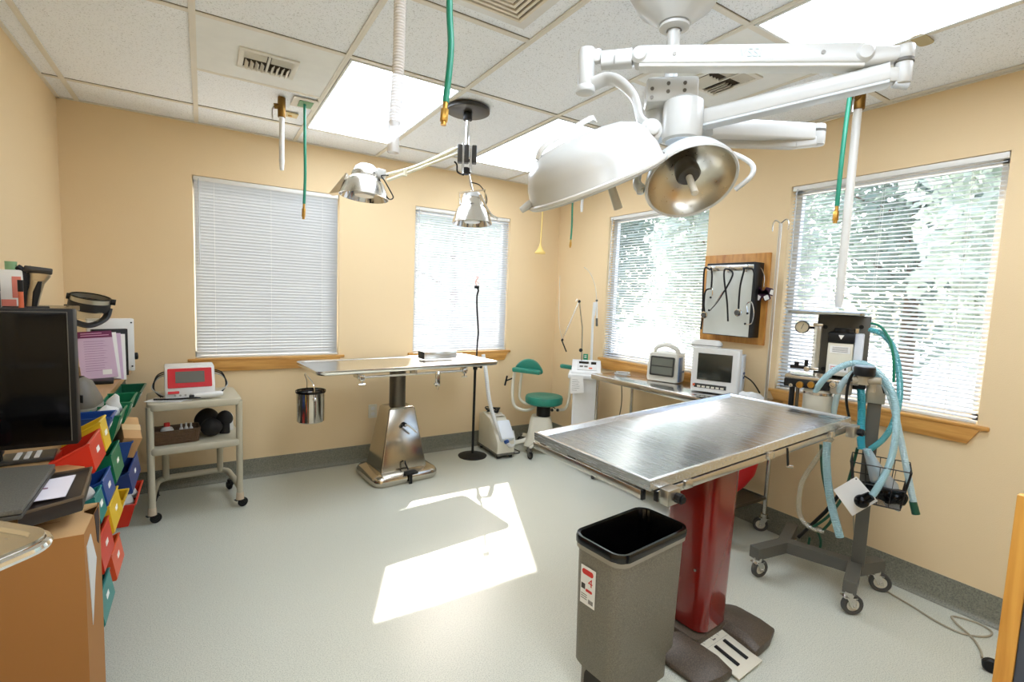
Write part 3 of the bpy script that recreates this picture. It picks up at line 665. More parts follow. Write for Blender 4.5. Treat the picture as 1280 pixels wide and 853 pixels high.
part('adjuster_knob', M().tube([P(641, 473), P(633, 476)], .007, 8).tube([P(634, 470), P(631, 482)], .008, 8), black, t); part('adjuster_knob', M().cyl(P(712, 470, .02), P(720, 470, .02), .018, n=10), black, t)
# ================================================================== laser tower behind the side table
LZ = Fr(2.86, 3.26)
P = LZ.P
t = thing('laser_tower', 'tall white tower with sloped control panel and thin jointed arm, left of side table', 'medical tower', LZ)
a, b = P(718, 470), P(748, 470); x0, x1 = a.x-.005, b.x+.01; zt = P(735, 462).z
m = M().loft([[Vector((x, y, z)) for x, y in rr(w, d, .02, (x0+x1)/2, .0)] for w, d, z in (((x1-x0)*1.3, .34, .10), ((x1-x0)*1.25, .3, .12), ((x1-x0), .24, .2), ((x1-x0), .22, zt-.06))]); part('cabinet', m, white, t)
m = M().box((x0-.045, -.14, zt-.07), (x1+.01, .12, zt-.03), .01)
m.loft([[Vector((x0-.02, y, z)) for y, z in ((-.13, zt-.04), (.10, zt-.04), (.10, zt+.07), (.07, zt+.075), (-.12, zt-.01))], [Vector((x1+.005, y, z)) for y, z in ((-.13, zt-.04), (.10, zt-.04), (.10, zt+.07), (.07, zt+.075), (-.12, zt-.01))]])
part('control_head', m, white, t)
slp = math.atan2(.085, .19); pm = Matrix.Translation(((x0+x1)/2, -.025, zt+.035)) @ Matrix.Rotation(slp, 4, 'X')
sc = part('control_panel', M().prism(rr(.17, .15, .008), 0, .003, mx=pm), mat('panel_grey', (214, 212, 206), .4), t)
part('display', M().prism(rr(.085, .035, .003, -.03, .045), .003, .0045, mx=pm).prism(rr(.045, .04, .003, .055, .04), .003, .0045, mx=pm), gloss, sc)
part('button', M().prism(rr(.03, .018, .003, .03, -.045), .003, .006, mx=pm), mat('orange_button', (222, 104, 60), .5), sc, label='orange button')
part('button', M().prism(rr(.03, .02, .003, -.05, -.02), .003, .006, mx=pm).prism(rr(.03, .02, .003, -.01, -.02), .003, .006, mx=pm), greypaint, sc)
gp = P(732, 448, -.0); part('green_label', M().box((gp.x-.022, .07, gp.z-.03), (gp.x+.02, .075, gp.z+.03), .001), mat('label_green', (28, 132, 92), .5), t, label='green tag with a white mark')
part('tag_mark', M().box((gp.x-.012, .0685, gp.z-.004), (gp.x+.008, .0698, gp.z+.004)).box((gp.x-.012, .0685, gp.z+.012), (gp.x+.008, .0698, gp.z+.018)), white, t)
nt_ = P(718, 480, -.145); m = M().prism([(-.055, -.085), (.06, -.075), (.055, .06), (-.05, .065)], 0, .002, 'xz', mx=Matrix.Translation((nt_.x+.02, -.15, nt_.z)) @ Matrix.Rotation(-.05, 4, 'Y')); nn = part('paper_notice', m, paper, t, label='white paper notice with handwriting')
m = M()
rnd = random.Random(3)
for k in range(6): m.box((nt_.x-.02, -.1515, nt_.z+.035-k*.018), (nt_.x-.02+rnd.uniform(.04, .08), -.1505, nt_.z+.037-k*.018))
part('handwriting', m, mat('print_dark', (60, 56, 52), .6), nn)
q = [P(727, 452, .06), P(728, 410, .06), P(724, 376, .06)]; part('arm_post', M().tube(q, .006, 8, smooth=False), steel, t)
part('arm_link', M().tube([P(724, 376, .06), P(703, 425, .02)], .0045, 6).tube([P(704, 376, .06)+Vector((.11, 0, 0)), P(722, 374, .06)], .003, 6), steel, t)
for q_, r_ in ((P(724, 377, .06), .014), (P(703, 425, .02), .011), (P(726, 438, .06), .017)): part('arm_joint', M().ball(q_, r_), black, t)
part('handpiece', M().tube([P(702, 425, .02), P(708, 440, .0)], .006, 8), black, t)
part('fibre_post', M().tube([P(739, 452, .08), P(741, 400, .08), P(743, 378, .08)], .011, 8, smooth=False).tube([P(743, 395, .08), P(746, 375, .08), P(746, 405, .08)], .006, 8), mat('pale_post', (222, 222, 216), .35), t)
part('fibre_clip', M().ball(P(746, 376, .08), .011).tube([P(746, 398, .08), P(746, 408, .08)], .010, 8), greypaint, t)
part('fibre', M().tube([P(746, 376, .08), P(744, 358, .08), P(738, 342, .1), P(730, 334, .1)], .0022, 5).tube([P(703, 425, .02), P(699, 405, .02), P(699, 370, .05), P(700, 345, .06)], .0018, 5), clear('fibre_clear', (232, 230, 224), .5), t)
for x, y in ((x0, -.12), (x1, -.12), (x0, .12), (x1, .12)): caster(t, x, y, .04, .4, black, greypaint, top=.1)
# ================================================================== steel side table under the right windows
TZ = .85
ST = Fr(2.80, 2.32, 0, 0)
t = thing('side_table', 'long stainless steel work table on wheels under the stethoscope board', 'side table', ST)
x0, x1, y0, y1 = -.21, .235, -.68, .60
m = M().box((x0, y0, TZ-.042), (x1, y1, TZ), .004)
part('tabletop', m, metal('side_top', (214, 214, 212), .18, (3, 160, 160)), t)
for x in (x0+.03, x1-.03):
    for y in (y0+.04, y1-.05):
        lg = part('leg', M().cyl((x, y, .10), (x, y, TZ-.03), .0125, n=14), steel, t); caster(t, x, y, .045, .9 if x < 0 else 2.2, rubber, steel, top=.105)
m = M().cyl((x0+.03, y0+.04, .22), (x0+.03, y1-.05, .22), .010, n=10).cyl((x1-.03, y0+.04, .22), (x1-.03, y1-.05, .22), .010, n=10).cyl((x0+.03, y0+.04, .22), (x1-.03, y0+.04, .22), .010, n=10).cyl((x0+.03, y1-.05, .22), (x1-.03, y1-.05, .22), .010, n=10)
m.box((x0+.04, y0+.05, .212), (x1-.04, y1-.06, .222))
part('lower_shelf', m, darksteel, t)
part('corner_bumper', M().cyl((x0+.03, y1-.07, .125), (x0+.03, y1+.16, .125), .019, n=12, bev=.004), greypaint, t)
# things on the lower shelf
g = Vector((2.78, 1.93, .223))
t = thing('blue_drum', 'pale blue round drum with black rim lying under the side table', 'drum', g)
m = M().cyl((-.06, 0, .145), (.10, 0, .145), .138, n=40, bev=.01); part('body', m, mat('pale_blue', (116, 148, 176), .45), t)
m = M().lathe([(.125, -.02), (.145, -.02), (.146, .02), (.125, .02)], (-.06, 0, .145), (-1, 0, 0), 40); part('rim', m, black, t)
part('handle', M().tube([(-.085, .05, .16), (-.10, .02, .19), (-.10, -.03, .18), (-.085, -.05, .10)], .004, 6), black, t)
t = thing('red_bag', 'bright red fabric bag hanging under the right end of the side table', 'bag', (2.74, 1.70, .40))
rd = mat('red_cloth', (206, 20, 26), .55, var=.12, scale=9)
m = M().loft([[Vector((x, y, z)) for x, y in rr(w, d, min(w, d)*.45, ox, oy)] for w, d, z, ox, oy in ((.05, .04, -.10, -.01, .03), (.09, .10, -.05, 0, .02), (.12, .17, .03, 0, 0), (.12, .17, .13, 0, -.02), (.07, .11, .22, .01, -.03), (.03, .03, .26, .02, -.04))]); m.jitter(.012, 22); part('bag_body', m, rd, t)
part('strap', M().tube([(-.045, .06, .22), (-.058, .02, .05), (-.01, .03, -.08)], .006, 6), black, t)
# monitors
MF = Fr(2.83, 2.50, TZ, -1.22)
P = MF.P
t = thing('small_monitor', 'small grey portable monitor with carrying handle and dark screen, left on the side table', 'monitor', MF)
p0, p1 = P(808, 470), P(848, 478); xa, xb = p0.x, p1.x; zt = P(830, 442).z; lean = .06
w = xb-xa; cxm = (xa+xb)/2; h = max(.16, zt)
body = [[Vector((cxm+x*k, y+dy, z)) for x, y in rr(w, .15, .025)] for z, k, dy in ((.004, .95, 0), (.02, 1, 0), (h*.5, 1, .006), (h*.92, .94, .014), (h, .86, .02))]
m = M().loft(body); bmesh.ops.translate(m.bm, vec=(0, .06, 0), verts=m.bm.verts); part('housing', m, mat('monitor_grey', (204, 200, 186), .45), t)
fa = math.atan2(.014, h*.9)
fx = Matrix.Translation((cxm, -.0165, h*.55)) @ Matrix.Rotation(-fa, 4, 'X')
sc = part('screen_bezel', M().prism(rr(w*.74, h*.68, .01), -.004, .002, 'xz', mx=fx), mat('dark_bezel', (52, 52, 48), .4), t)
part('screen', M().prism(rr(w*.64, h*.26, .004, 0, h*.15), -.006, -.003, 'xz', mx=fx).prism(rr(w*.64, h*.26, .004, 0, -h*.15), -.006, -.003, 'xz', mx=fx), mat('lcd_grey', (108, 110, 100), .2), sc)
part('button_row', M().box((cxm-w*.3, -.012, .014), (cxm+w*.3, -.006, .026), .002), mat('button_cream', (220, 214, 196), .5), t)
part('side_strip', M().box((xb-.006, -.008, .01), (xb+.003, .06, h*.9), .003).box((xb-.002, .02, h*.35), (xb+.004, .10, h*.42)), mat('blue_grey', (94, 112, 140), .5), t)
part('handle', M().tube([(cxm-w*.38, .06, h*.93), (cxm-w*.3, .05, h+.035), (cxm, .045, h+.06), (cxm+w*.3, .05, h+.035), (cxm+w*.38, .06, h*.93)], .011, 8, flat=1.5), mat('monitor_grey', (1, 1, 1)), t)
MG = Fr(2.765, 2.04, TZ, -1.15)
P = MG.P
t = thing('patient_monitor', 'large white patient monitor with a dark reflective screen, in the middle of the side table', 'monitor', MG)
p0, p1 = P(863, 484), P(921, 494); xa, xb = p0.x, p1.x; w = xb-xa; cxm = (xa+xb)/2; h = P(890, 436).z
m = M().loft([[Vector((cxm+x, y+.045, z)) for x, y in rr(w, .12, .015)] for z in (.012, .018, h-.008, h)]); part('housing', m, white, t)
m = M().loft([[Vector((cxm+x+.03, y+.15, z)) for x, y in rr(w*.86, .13, .02)] for z in (.0, .02, h*.84, h*.87)]); part('rear_housing', m, mat('grey_white', (206, 210, 214), .4), t)
scr = part('screen', M().box((cxm-w*.36, -.019, h*.30), (cxm+w*.37, -.013, h*.89), .001), mat('screen_dark', (44, 46, 40), .08), t)
bp = part('button_strip', M().box((cxm-w*.41, -.0185, h*.12), (cxm+w*.28, -.0135, h*.21), .001), mat('dark_bezel', (1, 1, 1)), t)
for k in range(6): part('button', M().box((cxm-w*.34+k*w*.1, -.022, h*.13), (cxm-w*.27+k*w*.1, -.018, h*.17), .001), mat('button_cream', (1, 1, 1)), t)
part('button', M().box((cxm-w*.44, -.022, h*.15), (cxm-w*.39, -.018, h*.2), .001), mat('orange_button', (1, 1, 1)), t, label='orange button')
part('blue_mark', M().box((xb+.005, .11, h*.45), (xb+.0165, .15, h*.5), .0005).box((xb+.005, .12, h*.36), (xb+.0165, .14, h*.4), .0005), mat('blue_mark', (40, 70, 110), .5), t)
t = thing('handle_unit', 'flat white device lying on top of the large white monitor', 'device', (MG.g.x+.04, MG.g.y+.02, TZ+h+.001), MG.yaw)
m = M().loft([[Vector((x, y+.05, z)) for x, y in rr(a, .10, .03)] for a, z in ((.17, 0), (.19, .008), (.19, .028), (.15, .045))]); part('case', m, white, t); part('groove', M().prism(rr(.194, .104, .031, 0, .05), .010, .014), greypaint, t)
# cables and papers beside them
single('cable_tangle', M().tube([(2.86, 2.80, TZ+.006), (2.80, 2.86, TZ+.006), (2.74, 2.80, TZ+.008), (2.80, 2.74, TZ+.014), (2.86, 2.78, TZ+.016), (2.78, 2.83, TZ+.02), (2.74, 2.76, TZ+.012), (2.8, 2.70, TZ+.008)], .004, 6), mat('cable_grey', (176, 176, 168), .5), 'grey coiled cables at the left end of the side table', 'cable')
t = thing('crumpled_wrap', 'crumpled white plastic wrap at the right end of the side table', 'plastic wrap', (2.86, 1.74, TZ+.001))
m = M(); m.ball((0, 0, .02), (.09, .07, .022), n=30, k=18); m.jitter(.018, 26)
for v in m.bm.verts: v.co.z = max(v.co.z, 0)
part('wrap', m, mat('wrap_white', (226, 226, 222), .3), t)
single('power_cable', M().tube([(2.90, 2.08, TZ+.16), (2.97, 1.98, TZ+.15), (3.02, 1.86, TZ+.10), (3.045, 1.80, TZ+.02)], .0045, 6), black, 'thin black cable running from the large monitor towards the window', 'cable')
single('hanging_cord', M().tube([(2.86, 2.86, TZ-.031), (2.85, 2.83, .6), (2.83, 2.86, .35), (2.86, 2.9, .225)], .004, 6), black, 'black cord hanging below the left end of the side table', 'cord')
t = thing('steel_pole', 'thin upright steel pole with small hooks clamped to the right end of the side table', 'pole', (2.77, 1.600, .70))
part('pole', M().cyl((0, 0, 0), (0, 0, 1.20), .009, n=12), metal('pole_steel', (196, 192, 184), .3), t)
part('hook', M().tube([(-.0, .0, 1.2), (0, .03, 1.22), (0, .045, 1.20), (0, .045, 1.16)], .004, 6).tube([(-.0, .0, 1.2), (0, -.03, 1.22), (0, -.045, 1.20), (0, -.045, 1.16)], .004, 6), steel, t)
part('table_clamp', M().box((-.016, -.012, .10), (.016, .055, .119), .003).box((-.016, -.014, .10), (.016, .014, .16), .003).cyl((0, .035, .06), (0, .035, .10), .006, n=10), darksteel, t)
# ================================================================== stethoscope board on the right wall
BX = XR
t = thing('wall_board', 'oak board on the right wall carrying a white viewer panel', 'board', (BX, 2.06, 1.14))
Y = lambda px, py, X=XR-.03: (lambda v: (v.y-2.06, v.z-1.14))(atx(px, py, X))
c = [Y(883, 321, XR-.01), Y(965, 315, XR-.01), Y(954, 434, XR-.01), Y(876, 422, XR-.01)]
ya, yb_, za, zb = (c[0][0]+c[3][0])/2, (c[1][0]+c[2][0])/2, (c[2][1]+c[3][1])/2, (c[0][1]+c[1][1])/2
part('backboard', M().box((-.022, yb_, za), (-.001, ya, zb), .002), oakdark, t)
D = -.13
c = [Y(884, 331, XR+D), Y(943, 329, XR+D), Y(936, 423, XR+D), Y(877, 417, XR+D)]
va, vb, wa, wb = (c[0][0]+c[3][0])/2, (c[1][0]+c[2][0])/2, (c[2][1]+c[3][1])/2, (c[0][1]+c[1][1])/2
vbx = part('viewer_case', M().box((D+.003, vb, wa), (-.022, va, wb+.008), .004), black, t)
part('viewer_glass', M().box((D, vb+.006, wa+.005), (D+.006, va-.006, wb-.045), .001), mat('viewer_white', (206, 208, 198), .3), vbx)
part('clip_strip', M().box((D-.003, vb+.004, wb-.045), (D+.006, va-.004, wb-.008), .002), steel, vbx)
hooks = [va-.05, (va+vb)/2+.005, vb+.05]
for y in hooks: part('hook', M().box((D-.010, y-.009, wb-.055), (D-.003, y+.009, wb-.01), .002).tube([(D-.006, y, wb-.04), (D-.028, y, wb-.045), (D-.03, y, wb-.03)], .003, 6), chrome, t)
dx0 = XR+D-.033
def steth(label, binaural, tubep, piece=None, ears=()):
    o = thing('stethoscope', label, 'stethoscope', (dx0, 2.06, 1.14), 0, 'stethoscopes on the wall board')
    k = M()
    for tp in tubep: k.tube([(0, a_, b_) for a_, b_ in tp], .0058, 8)
    part('tubing', k, black, o)
    if binaural:
        k = M()
        for tp in binaural: k.tube([(-.006, a_, b_) for a_, b_ in tp], .0032, 6)
        part('binaural', k, chrome, o)
    for a_, b_ in ears: part('earpiece', M().ball((-.006, a_, b_), .0075, n=12, k=8), black, o)
    if piece:
        f = part('chestpiece', M().lathe([(0, -.006), (.024, -.006), (.026, 0), (.024, .006), (.014, .008), (.012, .014), (0, .016)], (-.004, *piece), (-1, 0, 0), 28), chrome, o)
        part('diaphragm', M().lathe([(0, 0), (.017, 0), (.017, .002), (0, .002)], (-.018, *piece), (-1, 0, 0), 24), rubber, f)
Q = lambda px, py: Y(px, py, dx0)
h1, h2, h3 = [(y, wb-.035) for y in hooks]
steth('stethoscope with black tubing on the left hook of the wall board', [[Q(887, 361), Q(891, 361), Q(891, 369), Q(889, 372)]], [[Q(889, 362), Q(890, 345), Q(889, 336), h1, Q(881, 336), Q(879, 360), Q(878, 395), Q(876, 412)], [Q(889, 361), Q(882, 364), Q(880, 380), Q(881, 392)]], Q(881, 394), [Q(889, 372)])
steth('stethoscope looped and crossed on the middle hook of the wall board', [[Q(904, 365), Q(896, 378), Q(887, 388)]], [[Q(907, 364), Q(905, 345), h2, Q(916, 342), Q(908, 360), Q(904, 366), Q(896, 378), Q(887, 388)], [Q(907, 362), Q(909, 380), Q(910, 402)]], None, [Q(887, 388)])
steth('stethoscope with round chestpiece on the right hook of the wall board', [[Q(935, 392), Q(934, 381), Q(940, 378), Q(943, 390), Q(941, 403), Q(936, 406), Q(932, 405)]], [[Q(923, 390), Q(925, 360), Q(930, 338), h3, Q(941, 337), Q(943, 352), Q(942, 378)]], Q(923, 391), [Q(932, 405), Q(935, 392)])
t = thing('ribbon_badges', 'purple and white rosette of tags hanging at the right edge of the wall board', 'rosette', (XR-.06, atx(954, 363, XR-.06).y, atx(954, 363, XR-.06).z))
pu = mat('purple_cloth', (66, 28, 56), .6)
for k, a in enumerate((-75, -25, 25, 75)):
    q = math.radians(a); c_, s_ = math.cos(q), math.sin(q)
    mx = Matrix.Translation((0, -math.sin(q)*.048, -math.cos(q)*.034)) @ Matrix.Rotation(-q, 4, 'X')
    tg = part('tag', M().prism(rr(.044, .07, .010), -.004, .004, 'yz', mx=mx), pu, t); part('tag_face', M().prism(rr(.030, .030, .006, 0, -.018), -.006, -.003, 'yz', mx=mx), paper, tg)
part('cord', M().tube([(0, 0, .02), (0, .0, .08), (0, .02, .13), (-.0, .05, .155)], .003, 6), steel, t)
# ================================================================== anaesthesia machine
AM = Fr(2.78, 1.06)
P = AM.P
t = thing('anaesthesia_machine', 'grey anaesthesia machine on a wheeled stand with pale blue breathing hoses', 'anaesthesia machine', AM)
gp = mat('stand_grey', (92, 90, 82), .4)
W_ = lambda *pts: [Vector(p) for p in pts]
m = M(); zf0, zf1 = .10, .155
def bar(m, a, b, w, z0, z1):
    a, b = Vector((*a, 0)), Vector((*b, 0)); d = (b-a).normalized(); n = Vector((-d.y, d.x, 0))*w/2
    m.loft([[a+n+Vector((0, 0, z0)), a-n+Vector((0, 0, z0)), a-n+Vector((0, 0, z1)), a+n+Vector((0, 0, z1))], [b+n+Vector((0, 0, z0)), b-n+Vector((0, 0, z0)), b-n+Vector((0, 0, z1)), b+n+Vector((0, 0, z1))]])
bar(m, (2.44, 1.40), (2.66, 1.37), .055, .105, .165); bar(m, (2.66, 1.37), (2.92, 1.46), .055, .105, .165)
bar(m, (2.67, 1.38), (2.78, 1.06), .06, .1051, .1651)
bar(m, (2.78, 1.07), (2.54, .99), .055, .105, .165); bar(m, (2.77, 1.06), (2.93, 1.02), .055, .1049, .1649)
part('base', m, gp, t, world=True)
def cw(x, y, ang):
    l = ROOTINV[t] @ Vector((x, y, 0)); return caster(t, l.x, l.y, .048, ang, rubber, steel, top=.10)
cw(2.46, 1.39, 1.0); cw(2.90, 1.455, 2.2); cw(2.555, .995, .6); cw(2.905, 1.02, .2)
zT = P(1065, 395).z
m = M().box((-.028, -.018, .15), (.028, .018, P(1065, 478).z), .003); part('mast', m, gp, t)
tp = P(1034, 396); xl, xr = P(986, 396).x, P(1083, 396).x
m = M().loft([[Vector((x, y, z)) for x, y in rr(xr-xl-e, .30-e, .03, (xl+xr)/2, .0)] for z, e in ((zT, .02), (zT+.004, 0), (zT+.014, 0), (zT+.016, .01), (zT+.008, .02))]); part('top_tray', m, metal('tray_blue', (170, 186, 202), .25), t)
bpx0, bpx1, bz0 = P(1018, 440).x, P(1085, 440).x, P(1050, 486).z
part('back_panel', M().box((bpx0, .03, bz0), (bpx1, .08, zT-.001), .004), mat('panel_dark', (86, 82, 72), .5), t)
for px, py in ((1032, 409), (1029, 461), (1077, 409)):
    q = P(px, py, .03); part('panel_bolt', M().cyl(q, q+Vector((0, -.006, 0)), .01, n=14), black, t)
# gauge
q = P(1003, 409, -.02); gr = (P(1012, 409).x-P(994, 409).x)/2
ga = part('pressure_gauge', M().lathe([(0, -.02), (gr*.9, -.02), (gr, -.012), (gr, .014), (gr*.9, .018), (gr*.86, .012), (0, .012)], q, (0, -1, 0), 32).cyl(q, q+Vector((.055, .02, .0)), .006), black, t)
gf = part('dial', M().cyl(q+Vector((0, -.011, 0)), q+Vector((0, -.0135, 0)), gr*.86, n=32), mat('dial_cream', (226, 214, 182), .4), ga)
part('needle', M().cyl(q+Vector((-.003, -.0145, -.01)), q+Vector((.006, -.0145, .018)), .0012, n=5), black, ga)
for k in range(8):
    a = math.radians(-30+k*34); 
fx0, fx1 = P(1017, 430).x, P(1026, 430).x; fz0, fz1 = P(1020, 463).z, P(1020, 404).z
part('flowmeter', M().box((fx0, -.03, fz0+.01), (fx1, .0, fz1-.012), .003), clear('flow_clear', (212, 204, 182), .55), t)
part('flowmeter_fitting', M().box((fx0-.006, -.034, fz1-.016), (fx1+.006, .01, fz1), .003).box((fx0-.006, -.034, fz0), (fx1+.004, .03, fz0+.016), .003), steel, t)
q = P(1009, 461, -.04); part('flow_knob', M().cyl(q, q+Vector((0, -.03, 0)), .014, n=12, bev=.003), steel, t)
q = P(1002, 458, -.0); part('control_valve', M().box((q.x-.05, -.03, q.z-.012), (q.x+.04, .03, q.z+.004), .003).cyl(q+Vector((-.02, -.03, .0)), q+Vector((-.02, -.03, .025)), .011, n=12).cyl(q+Vector((.02, -.0, .0)), q+Vector((.02, -.0, .035)), .009, n=12), black, t)
# vaporiser
vx0, vx1 = P(1036, 440).x, P(1067, 440).x; vz0, vz1, vz2 = P(1050, 468).z, P(1050, 428).z, P(1050, 411).z
va_ = part('vaporizer', M().box((vx0, -.09, vz0), (vx1, .03, vz1), .006), cream, t)
part('dial_cap', M().box((vx0-.004, -.095, vz1), (vx1+.004, .03, vz1+(vz2-vz1)*.75), .008).cyl(((vx0+vx1)/2, -.03, vz1+.03), ((vx0+vx1)/2, -.03, vz2+.004), .035, n=24, bev=.004), black, va_)
cxv = (vx0+vx1)/2
part('index_mark', M().prism([(cxv-.012, vz1+.040), (cxv+.012, vz1+.040), (cxv, vz1+.018)], -.0965, -.0945, 'xz'), paper, va_)
for A_, B_ in (((vx0+.01, -.0915, vz1-.05), (vx1-.01, -.0895, vz1-.015)), ((cxv+.005, -.0915, vz0+.02), (vx1-.012, -.0895, vz0+.065)), ((vx0+.012, -.0915, vz0+.015), (cxv-.005, -.0895, vz0+.055))): part('label_plate', M().box(A_, B_), paper, va_)
k = M()
for i in range(3): k.box((vx0+.018, -.0925, vz0+.043-i*.009), (cxv-.01, -.0912, vz0+.046-i*.009))
part('red_print', k, mat('red_print', (1, 1, 1)), va_)
k = M().box((cxv+.025, -.0925, vz0+.03), (cxv+.032, -.0912, vz0+.055))
for i in range(4): k.box((vx0+.02, -.0925, vz1-.022-i*.007), (vx1-.02, -.0912, vz1-.0205-i*.007))
part('label_text', k, mat('print_dark', (1, 1, 1)), va_)
sx0, sx1 = P(1067, 440).x+.002, P(1079, 440).x
part('side_flask', M().box((sx0, -.07, P(1070, 462).z), (sx1, .03, P(1070, 417).z), .006), mat('flask_white', (222, 228, 236), .3), t); q = P(1071, 413, -.02)
part('flask_cap', M().cyl((q.x, -.02, P(1070, 417).z), (q.x, -.02, P(1070, 411).z), .011, n=14), steel, t)
# shelf and manifold
mx0, mx1 = P(984, 480).x, P(1062, 480).x; mz = P(1020, 472).z
part('shelf', M().box((mx0, -.12, mz-.004), (mx1+.04, .08, mz+.012), .003).cyl((P(1030, 465).x, -.04, mz+.012), (P(1030, 465).x, -.04, mz+.03), .04, n=24), steel, t)
mb0 = P(1020, 487, -.12).z
part('manifold', M().box((mx0, -.125, mb0), (P(1038, 480, -.12).x, -.05, mz-.005), .004), black, t)
part('manifold_end', M().box((P(1038, 480, -.12).x+.001, -.125, mb0-.01), (mx1+.015, -.04, mz-.005), .004), mat('cast_grey', (1, 1, 1)), t)
for px, r_ in ((989, .010), (1000, .017), (1014, .017), (1041, .016)):
    q = P(px, 481, -.126); part('port', M().lathe([(r_*.55, 0), (r_, 0), (r_, .014), (r_*.8, .02), (r_*.55, .02)], q, (0, -1, 0), 22, cap=False).cyl(q, q+Vector((0, -.006, 0)), r_*.55, n=16), brass if r_ > .016 else steel, t)
ax0, ax1 = P(1002, 510, -.06).x, P(1040, 510, -.06).x; r_ = (ax1-ax0)/2
ab = part('absorber_canister', M().lathe([(0, 0), (r_*.9, 0), (r_, .01), (r_, .17), (r_*.96, .18), (0, .18)], ((ax0+ax1)/2, -.055, mb0-.185), n=32), mat('canister_cream', (196, 192, 174), .35), t)
part('canister_band', M().lathe([(r_*1.01, 0), (r_*1.04, 0), (r_*1.04, .012), (r_*1.01, .012)], ((ax0+ax1)/2, -.055, mb0-.03), n=32), steel, ab)
for px in (989, 996): q = P(px, 500, -.07); part('support_rod', M().cyl((q.x, -.07, mb0-.12), (q.x, -.07, mb0), .008 if px > 990 else .013, n=12), black if px < 990 else darksteel, t)
# relief valve at the right
q = P(1081, 462, -.21); part('relief_valve', M().cyl(q+Vector((0, 0, -.03)), q+Vector((0, 0, .012)), .042, n=28, bev=.006), black, t)
part('valve_cap', M().cyl(q+Vector((0, 0, .012)), q+Vector((0, 0, .017)), .039, n=28), mat('blue_grey_cap', (176, 188, 200), .3), t)
part('valve_body', M().cyl(q+Vector((0, 0, -.07)), q+Vector((0, 0, -.03)), .026, n=20).cyl(q+Vector((-.04, 0, -.055)), q+Vector((.065, -.01, -.045)), .017, n=16).cyl(q+Vector((.035, 0, -.10)), q+Vector((.035, 0, -.05)), .014, n=14), mat('valve_beige', (160, 148, 124), .4), t)
q = P(1073, 481, -.05); part('mount_block', M().box((q.x-.04, -.07, q.z-.02), (q.x+.03, .0, q.z+.02), .005), black, t)
part('mast_bracket', M().box((-.04, -.03, P(1065, 500).z), (.04, .04, P(1065, 470).z), .004), mat('cast_grey', (1, 1, 1)), t)
# breathing hoses
hclear = clear('hose_clear', (196, 222, 226), .72, .2); hblue = clear('hose_blue', (176, 214, 220), .74, .2); hteal = mat('hose_teal', (62, 170, 188), .35)
def hose(pts, r, mt, lab=None, rib=.006, name='breathing_hose'): return part(name, M().tube([P(*p) for p in pts], r, 12, rib=rib), mt, t, label=lab)
hose([(1006, 530, -.03), (1014, 500, -.08), (1032, 472, -.16), (1058, 456, -.17), (1083, 456, -.16), (1105, 474, -.17), (1118, 500, -.18), (1120, 540, -.2), (1112, 580, -.2), (1098, 608, -.26), (1090, 620, -.275)], .015, hblue, 'pale blue clear hose')
hose([(1040, 535, -.03), (1044, 505, -.08), (1054, 478, -.14), (1074, 464, -.14), (1098, 472, -.14), (1114, 500, -.14), (1126, 550, -.13), (1136, 600, -.13), (1142, 628, -.13)], .014, hclear, 'clear corrugated hose')
q1, q2 = P(1141, 627, -.13), P(1145, 643, -.13); part('hose_end', M().cyl(q1, q2, .015, .016, n=16), darkgreen, t)
hose([(1076, 486, -.05), (1077, 510, -.05), (1076, 545, -.05), (1077, 562, -.06)], .018, hteal, 'teal hose', .007)
hose([(1086, 412, .04), (1106, 420, .03), (1120, 445, .02), (1125, 490, .0), (1118, 525, .0), (1105, 548, -.02), (1088, 562, -.05)], .014, clear('hose_teal_clear', (96, 186, 194), .82, .2), 'translucent teal hose', .007)
part('gas_hose', M().tube([P(1085, 404, .04), P(1100, 408, .02), P(1112, 425, .0), P(1117, 450, 0), P(1117, 478, 0)], .006, 8), green_hose, t)
part('sensor_cable', M().tube([P(1062, 525, -.06), P(1058, 500, -.14), P(1062, 475, -.18), P(1072, 462, -.18), P(1084, 460, -.15)], .006, 8).tube([P(1094, 468, -.08), P(1102, 478, -.1), P(1106, 492, -.1)], .006, 8), black, t)
hose([(1034, 553, -.1), (1033, 580, -.12), (1038, 625, -.14), (1050, 672, -.15)], .019, hblue, 'pale blue hose hanging below the table top', .008)
part('loop_tube', M().tube([P(1040, 548, .0), P(1020, 575, .0), P(1002, 605, .02), P(999, 640, .02), P(1010, 658, .0), P(1030, 665, .0)], .012, 10), clear('tube_clear', (206, 200, 178), .35), t)
part('gas_hose', M().tube([P(1026, 556, 0), P(1028, 590, 0), P(1035, 625, 0), P(1040, 648, 0), P(1028, 664, .0)], .007, 8).tube([P(1072, 560, 0), P(1064, 590, .0), P(1054, 620, .0), P(1036, 645, .0), P(1015, 660, .0)], .007, 8), darkgreen, t)
part('gas_hose', M().tube([P(1008, 655, .05), P(1020, 662, .05), P(1026, 680, .05), P(1018, 700, .05), P(1010, 692, .05), P(1012, 672, .05)], .006, 8), darkgreen, t)
part('brace_rod', M().tube([P(998, 672, .05), P(1032, 640, .03), P(1054, 612, .02)], .009, 8, smooth=False), black, t)
# mask end
q = P(1089, 620, -.28); part('mask_elbow', M().cyl(q, q+Vector((-.03, 0, -.03)), .020, .024, n=18).ball(q+Vector((-.032, 0, -.035)), .03), gloss, t)
